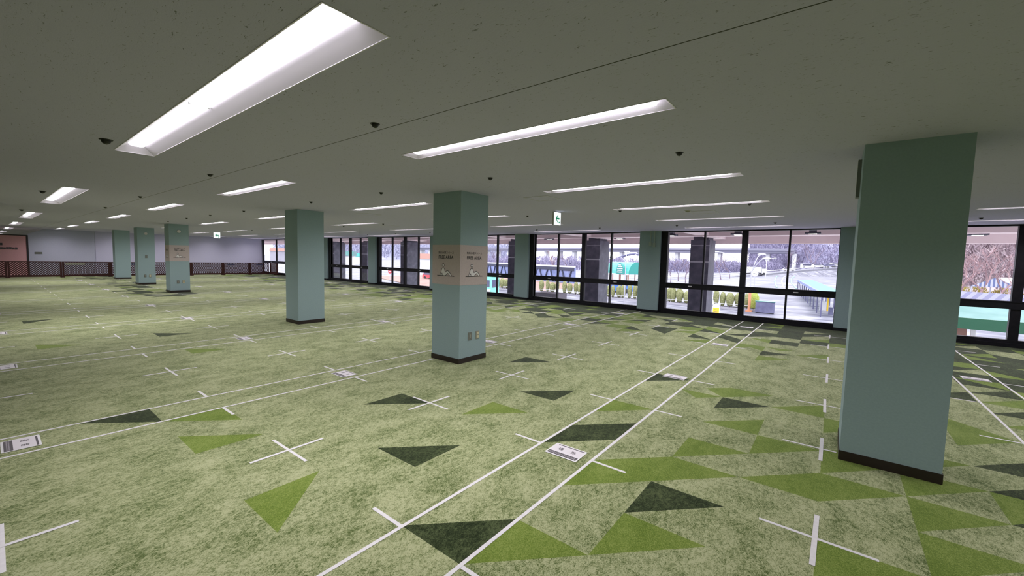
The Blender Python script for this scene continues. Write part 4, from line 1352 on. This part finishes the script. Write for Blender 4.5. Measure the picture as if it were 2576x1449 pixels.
# elevated highway
root = empty('elevated_highway', (0, 0, G))
mb = MB(); mb.box(-420, -22, 338, 350, 13.0, 14.9); mb.box(-420, -22, 336.5, 351.5, 14.9, 15.4); mb.box(-420, -22, 336.5, 337, 15.4, 16.4); mb.build('deck', M['deck_grey'], root)
for k in range(26):
    x = -412 + k * 15.6
    mb = MB(); mb.box(x - 1.2, x + 1.2, 341, 347, 0, 13.0); mb.build('pier', M['white'], root)
tag(root, 'elevated highway on pale piers crossing the distance', 'highway')
root = empty('arched_bridge', (-118, 300, G))
mb = MB()
arc = [(-22 + 44 * k / 16, 0, 2.0 + 8.5 * math.sin(math.pi * k / 16)) for k in range(17)]
mb.tube(arc, 0.9, 6); mb.build('arch', M['stripe_b'], root)
mb = MB(); mb.box(-24, 24, -1.5, 1.5, 2.0, 3.0); mb.build('deck', M['concrete'], root)
tag(root, 'distant arched bridge below the elevated highway', 'bridge')

def twiggy(mb, c, s, mm, r, n):
    """a bare winter crown: many thin tapering sprigs around a short trunk"""
    for k in range(n):
        if k < 2:
            p = Vector((0, 0, s * 0.35)); d = Vector((r.uniform(-.1, .1), r.uniform(-.1, .1), 1)); L = s * 0.9; w = s * 0.07
        else:
            th = r.uniform(0, 6.283); rad = s * 0.6 * math.sqrt(r.random()); z = r.random()
            p = Vector((rad * math.cos(th) * (1 - 0.55 * abs(z - 0.45)), rad * math.sin(th) * (1 - 0.55 * abs(z - 0.45)), s * (0.35 + 1.55 * z)))
            d = Vector((p.x * 0.9, p.y * 0.9, s * 0.6)) / s + Vector((r.uniform(-.5, .5), r.uniform(-.5, .5), r.uniform(-.2, .5)))
            L = s * r.uniform(0.3, 0.6); w = s * r.uniform(0.03, 0.075)
        d = d.normalized()
        u = d.cross(Vector((r.uniform(-1, 1), r.uniform(-1, 1), r.uniform(-1, 1)))).normalized() * w
        q = c + p
        a_, b_, e_ = q - d * L * 0.5 - u, q - d * L * 0.5 + u, q + d * L * 0.5
        m_ = q + d.cross(u.normalized()) * w
        mb.face([a_, b_, e_], mm); mb.face([b_, m_ - d * L * 0.5, e_], mm)
# woods: terrain with crowns (nobody could count the trees)
def wooded(name, foot, mat_, crown_mat, lab, h1, h2, crown, seed, rows=3, dens=1.0, depth=130, sprigs=46):
    r = random.Random(seed)
    mb = MB()
    N = len(foot)
    prof = [(0, 0), (depth * 0.2, h1 * 0.6), (depth * 0.46, h1), (depth, h2)]
    grid = []
    for (x, y) in foot:
        v = Vector((x, y)).normalized()
        grid.append([(x + v.x * d_, y + v.y * d_, G + z_) for (d_, z_) in prof])
    for i in range(N - 1):
        for j in range(3):
            mb.face([grid[i][j], grid[i + 1][j], grid[i + 1][j + 1], grid[i][j + 1]], 0)
    for i in range(N - 1):
        a, b = Vector(grid[i][0]), Vector(grid[i + 1][0])
        L = (b - a).length
        n = max(2, int(L / (crown * 1.1) * dens))
        for j in range(rows * 2):
            for k in range(n):
                t = (k + r.random()) / n; w_ = (j + r.random() * 0.8) / (rows * 2) * 3
                j0 = min(int(w_), 2); f = w_ - j0
                q0 = Vector(grid[i][j0]).lerp(Vector(grid[i + 1][j0]), t); q1 = Vector(grid[i][j0 + 1]).lerp(Vector(grid[i + 1][j0 + 1]), t)
                c = q0.lerp(q1, f); s = crown * r.uniform(0.6, 1.15)
                twiggy(mb, c, s, 1, r, sprigs)
    o = mb.build(name, [mat_, crown_mat], smooth=True)
    return tag(o, lab, 'woods', kind='stuff')
def ray_xy(u, dist):
    d = RIGHT * ((u - 1288) / FPX) + FWD
    t = dist / Vector((d.x, d.y)).length
    return (d.x * t, d.y * t)
wooded('wooded_hill', [ray_xy(1880, 470), ray_xy(1930, 400), ray_xy(1985, 345), ray_xy(2060, 325), ray_xy(2150, 310), ray_xy(2260, 290), ray_xy(2380, 250)], M['hill'], M['twigs'], 'haze tinted mauve grey wooded hill behind the right of the car park', 30, 62, 5.0, 1, 7, 1.5)
wooded('wooded_hill', [ray_xy(690, 620), ray_xy(820, 600), ray_xy(900, 580), ray_xy(1000, 580), ray_xy(1150, 600), ray_xy(1300, 640)], M['hill_hazed'], M['twigs_hazed'], 'wooded ridge in hazed pale mauve beyond the left windows', 14, 40, 9, 2, 5, 1.3)
wooded('roadside_trees', [ray_xy(1180, 240), ray_xy(1330, 225), ray_xy(1480, 215), ray_xy(1620, 225), ray_xy(1760, 250), ray_xy(1880, 285), ray_xy(1960, 300)], M['hill'], M['twigs'], 'mauve bare trees in a belt below the elevated highway', 0.3, 0.6, 3.4, 3, 3, 1.8, 40)
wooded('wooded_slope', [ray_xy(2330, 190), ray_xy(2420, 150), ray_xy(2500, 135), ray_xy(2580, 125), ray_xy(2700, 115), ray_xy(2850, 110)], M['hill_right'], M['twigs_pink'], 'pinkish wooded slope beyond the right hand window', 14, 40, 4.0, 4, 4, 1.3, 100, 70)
wooded('yellow_shrubs', [ray_xy(2385, 104), ray_xy(2450, 100), ray_xy(2530, 98), ray_xy(2620, 96)], M['brick'], M['yellow_leaf'], 'yellow leaved shrubs behind the striped roofs', 0.1, 0.2, 1.1, 8, 1, 1.6, 8, 90)

# bare trees
def bare_tree(x, y, h, label, bark, seed, spread=0.6):
    r = random.Random(seed)
    mb = MB()
    def grow(p, d, L, rad, depth):
        pts = [p]; q = p; dd_ = d
        for k in range(3):
            dd_ = (dd_ + Vector((r.uniform(-.25, .25), r.uniform(-.25, .25), r.uniform(-.05, .2)))).normalized()
            q = q + dd_ * L / 3; pts.append(q)
        mb.tube(pts, [rad, rad * 0.85, rad * 0.7, rad * 0.55], 5)
        if depth > 0:
            for k in range(3 if depth > 1 else 3):
                an = r.uniform(0, 6.28)
                nd_ = (dd_ + Vector((math.cos(an), math.sin(an), r.uniform(-.1, .35))) * spread * r.uniform(.7, 1.3)).normalized()
                grow(pts[3] if k else pts[2], nd_, L * r.uniform(.6, .8), rad * 0.6, depth - 1)
    root = empty('bare_tree', (x, y, G))
    grow(Vector((0, 0, 0)), Vector((0, 0, 1)), h * 0.36, h * 0.019, 4)
    mb.build('branches', bark, root)
    return tag(root, label, 'tree', 'bare trees outside')
for i, (u, dist, h, mt, lab) in enumerate((
        (1686, 112, 6.5, 'bark', 'bare tree just right of the pilaster with conduits'), (1705, 124, 7.5, 'bark', 'bare tree at the left side of the right dark column'), (1723, 110, 6, 'bark', 'bare tree half behind the right dark column'),
        (1812, 150, 9, 'bark', 'bare tree just right of the right dark column'), (1834, 162, 8.5, 'bark', 'bare tree under the left arm of the street lamp'), (1640, 190, 10, 'bark', 'bare tree behind the teal shelter'),
        (1968, 260, 14, 'bark', 'bare tree beside the thin mullion above the white truck'), (2045, 300, 20, 'bark', 'tall bare tree on the wooded hill'),
        (1390, 130, 8, 'bark_pink', 'pinkish bare tree above the slate parapet wall'), (1430, 140, 8, 'bark', 'bare tree above the right end of the parapet wall'), (1250, 150, 9, 'bark', 'bare tree by the bus beside the centre pillar'),
        (2420, 84, 8.5, 'bark_pink', 'pinkish bare tree at the left of the right hand window'), (2458, 88, 9.5, 'bark_pink', 'pinkish bare tree in the middle of the right hand window'), (2515, 72, 8.0, 'bark_pink', 'leaning pinkish bare tree left of the wide black mullion'),
        (2620, 66, 8.0, 'bark', 'bare tree right of the wide black mullion'))):
    x, y = ray_xy(u, dist)
    bare_tree(x, y, h, lab, M[mt], 40 + i, 0.85 if u > 2400 else 0.6)

# right hand window: green canopy, striped roofs
root = empty('green_canopy', (0, 0, 0))
mb = MB(); A0, A1 = Vector((2.2, 26.6)), Vector((10.5, 25.6))
nrm = Vector((-(A1 - A0).y, (A1 - A0).x)).normalized()
def P3(a, z): return (a.x, a.y, z)
ridge0, ridge1 = A0 + nrm * 1.6, A1 + nrm * 1.6
mb.face([P3(A0, -0.50), P3(A1, -0.50), P3(ridge1 + (A0 - A1) * 0.4, -0.05), P3(ridge0, -0.02)])
mb.face([P3(ridge0, -0.02), P3(ridge1 + (A0 - A1) * 0.4, -0.05), P3(A1 + nrm * 3.2, -0.5), P3(A0 + nrm * 3.2, -0.5)])
mb.face([P3(A1, -0.5), P3(A1 + nrm * 3.2, -0.5), P3(ridge1 + (A0 - A1) * 0.4, -0.05)])
mb.build('canopy_roof', M['aqua'], root)
mb = MB(); e_ = nrm * 0.08
mb.prism([tuple(A0 - e_), tuple(A1 - e_), tuple(A1 + e_), tuple(A0 + e_)], -0.97, -0.49); mb.build('canopy_fascia', M['green_fascia'], root)
for t in (0.0, 0.22, 0.33, 0.55, 0.8, 1.0):
    q = A0 + (A1 - A0) * t + nrm * 0.5
    mb = MB(); mb.box(q.x - 0.07, q.x + 0.07, q.y - 0.07, q.y + 0.07, G, -0.6); mb.build('canopy_post', M['white'] if t != 0.22 else M['brown'], root)
mb = MB(); q0, q1 = A0 + nrm * 0.3, A1 + nrm * 0.3
mb.tube([P3(q0, -1.55), P3(q1, -1.55)], 0.04, 6); mb.build('hand_rail', M['brown'], root)
tag(root, 'canopy with pale aqua roof and green fascia below the right window', 'canopy')
for (u, m_, h, lab, nm_) in ((2432, 'car_blue', 0.9, 'blue crate standing under the green canopy', 'crate'), (2412, 'brown', 1.9, 'brown cabinet under the left end of the green canopy', 'cabinet'), (2560, 'red_pink', 0.75, 'pinkish red bin under the green canopy', 'bin')):
    d = RIGHT * ((u - 1288) / FPX) + FWD; t = 28.0 / d.y
    mb = MB()
    if nm_ == 'bin': mb.lathe([(0.22, 0), (0.36, h)], 16)
    elif nm_ == 'cabinet': mb.box(-0.35, 0.35, -0.3, 0.3, 0, h); mb.box(-0.38, 0.38, -0.33, 0.33, h, h + 0.06)
    else:
        mb.box(-0.22, 0.22, -0.2, 0.2, 0, h); mb.box(-0.25, 0.25, -0.23, 0.23, h, h + 0.07)
    base = -2.55
    o = mb.build(nm_, M[m_], loc=(d.x * t, 28.0, base)); tag(o, lab, nm_)
mb = MB(); mb.box(1.5, 13, 27.6, 31.5, G, -2.55); struct(mb.build('shop_deck', M['white']), 'pale raised deck under the green canopy', 'deck')

def gable_tent(u, dist, w, ztop, zeave, label, rz, stripes=True):
    x, y = ray_xy(u, dist)
    root = empty('gable_tent', (x, y, G), rz)
    a, b = zeave - G, ztop - G
    mb = MB(); h = w / 2
    mb.face([(-h - .15, 0, a - .05), (0, 0, b + 0.05), (0, 5, b + 0.05), (-h - .15, 5, a - .05)]); mb.face([(h + .15, 0, a - .05), (0, 0, b + 0.05), (0, 5, b + 0.05), (h + .15, 5, a - .05)]); mb.build('roof', M['white'], root)
    mb = MB(); n = 22
    for k in range(n):
        x0, x1 = -h + w * k / n, -h + w * (k + 1) / n
        f = lambda x_: b - (b - a) * abs(x_) / h
        mb.face([(x0, 0.02, a), (x1, 0.02, a), (x1, 0.02, f(x1)), (x0, 0.02, f(x0))], k % 2)
    mb.build('striped_gable', [M['stripe_a'], M['gable_pale']], root)
    for sx in (-h + .1, h - .1):
        for yy in (0.1, 4.9):
            mb = MB(); mb.box(sx - .06, sx + .06, yy - .06, yy + .06, 0, a); mb.build('post', M['steel'], root)
    return tag(root, label, 'tent', 'striped gable tents')
gable_tent(2502, 92, 5.2, 0.55, -0.85, 'blue striped gable tent left of the wide black mullion', -0.6)
gable_tent(2580, 92, 5.0, 0.5, -0.85, 'blue striped gable tent right of the wide black mullion', -0.6)
x, y = ray_xy(2470, 62)
root = empty('striped_roof', (x, y, G), -0.55)
mb = MB()
for k in range(25):
    xa, xb_ = -5 + k * 0.4, -4.6 + k * 0.4
    for sy in (-2.2, 2.2):
        mb.face([(xa, sy, 1.9), (xb_, sy, 1.9), (max(-3, min(3, xb_)), 0, 2.9), (max(-3, min(3, xa)), 0, 2.9)], k % 2)
mb.build('roof', [M['stripe_b'], M['stripe_c']], root)
for sx in (-4.8, 4.8):
    for yy in (-2, 2):
        mb = MB(); mb.box(sx - .08, sx + .08, yy - .08, yy + .08, 0, 1.95); mb.build('post', M['steel'], root)
tag(root, 'lavender striped low roof in front of the gable tents', 'roof')

# far left: houses and teal roofs
for (u, dist, w, h, rc, wc, lab) in ((865, 190, 16, 4.5, 'aqua', 'white', 'low white building with aqua roof in the second far window'), (1078, 150, 12, 4.2, 'brown', 'white', 'white arched building with brown roof left of the centre pillar'),
                                     (706, 300, 10, 6, 'brown', 'concrete', 'tall pale house in the far left window'), (912, 245, 10, 4, 'teal', 'white', 'small building with teal roof beside the far pilaster')):
    x, y = ray_xy(u, dist)
    root = empty('building', (x, y, G), -0.6 + random.uniform(-.2, .2))
    mb = MB(); mb.box(-w / 2, w / 2, -4, 4, 0, h); mb.build('walls', M[wc], root)
    mb = MB(); mb.prism([(-w / 2 - .5, h), (w / 2 + .5, h), (w / 2 - 1.5, h + 1.8), (-w / 2 + 1.5, h + 1.8)], -4.5, 4.5, 0, TF); mb.build('roof', M[rc], root)
    mb = MB()
    for k in range(4):
        xx = -w / 2 + w * (k + .5) / 4; mb.box(xx - w * .07, xx + w * .07, -4.06, -4, h * .35, h * .75)
    mb.build('window_openings', M['car_glass'], root)
    tag(root, lab, 'building')
d = RIGHT * ((981 - 1288) / FPX) + FWD; t = 45 / d.y
root = empty('no_entry_sign', (d.x * t, 45, G), 0.55)
mb = MB(); mb.tube([(0, 0, 0), (0, 0, 2.2)], 0.04, 6); mb.build('pole', M['steel'], root)
mb = MB(); mb.lathe([(0.36, -0.01), (0.36, 0.01)], 20); q_ = mb.build('red_disc', M['car_red'], root); q_.rotation_euler = (math.pi / 2, 0, 0); q_.location = (0, -0.05, 2.2)
mb = MB(); mb.box(-0.25, 0.25, -0.075, -0.062, 2.14, 2.26); mb.build('white_bar', M['white'], root)
tag(root, 'red no entry sign outside, left of the centre pillar', 'sign')
ground_patch('brick_square', [Vector((-90, 58)), Vector((-42, 40)), Vector((-46, 52)), Vector((-80, 66))], M['brick'], 'pink brick ground seen through the windows left of the centre pillar', 'paving', G + 0.07)
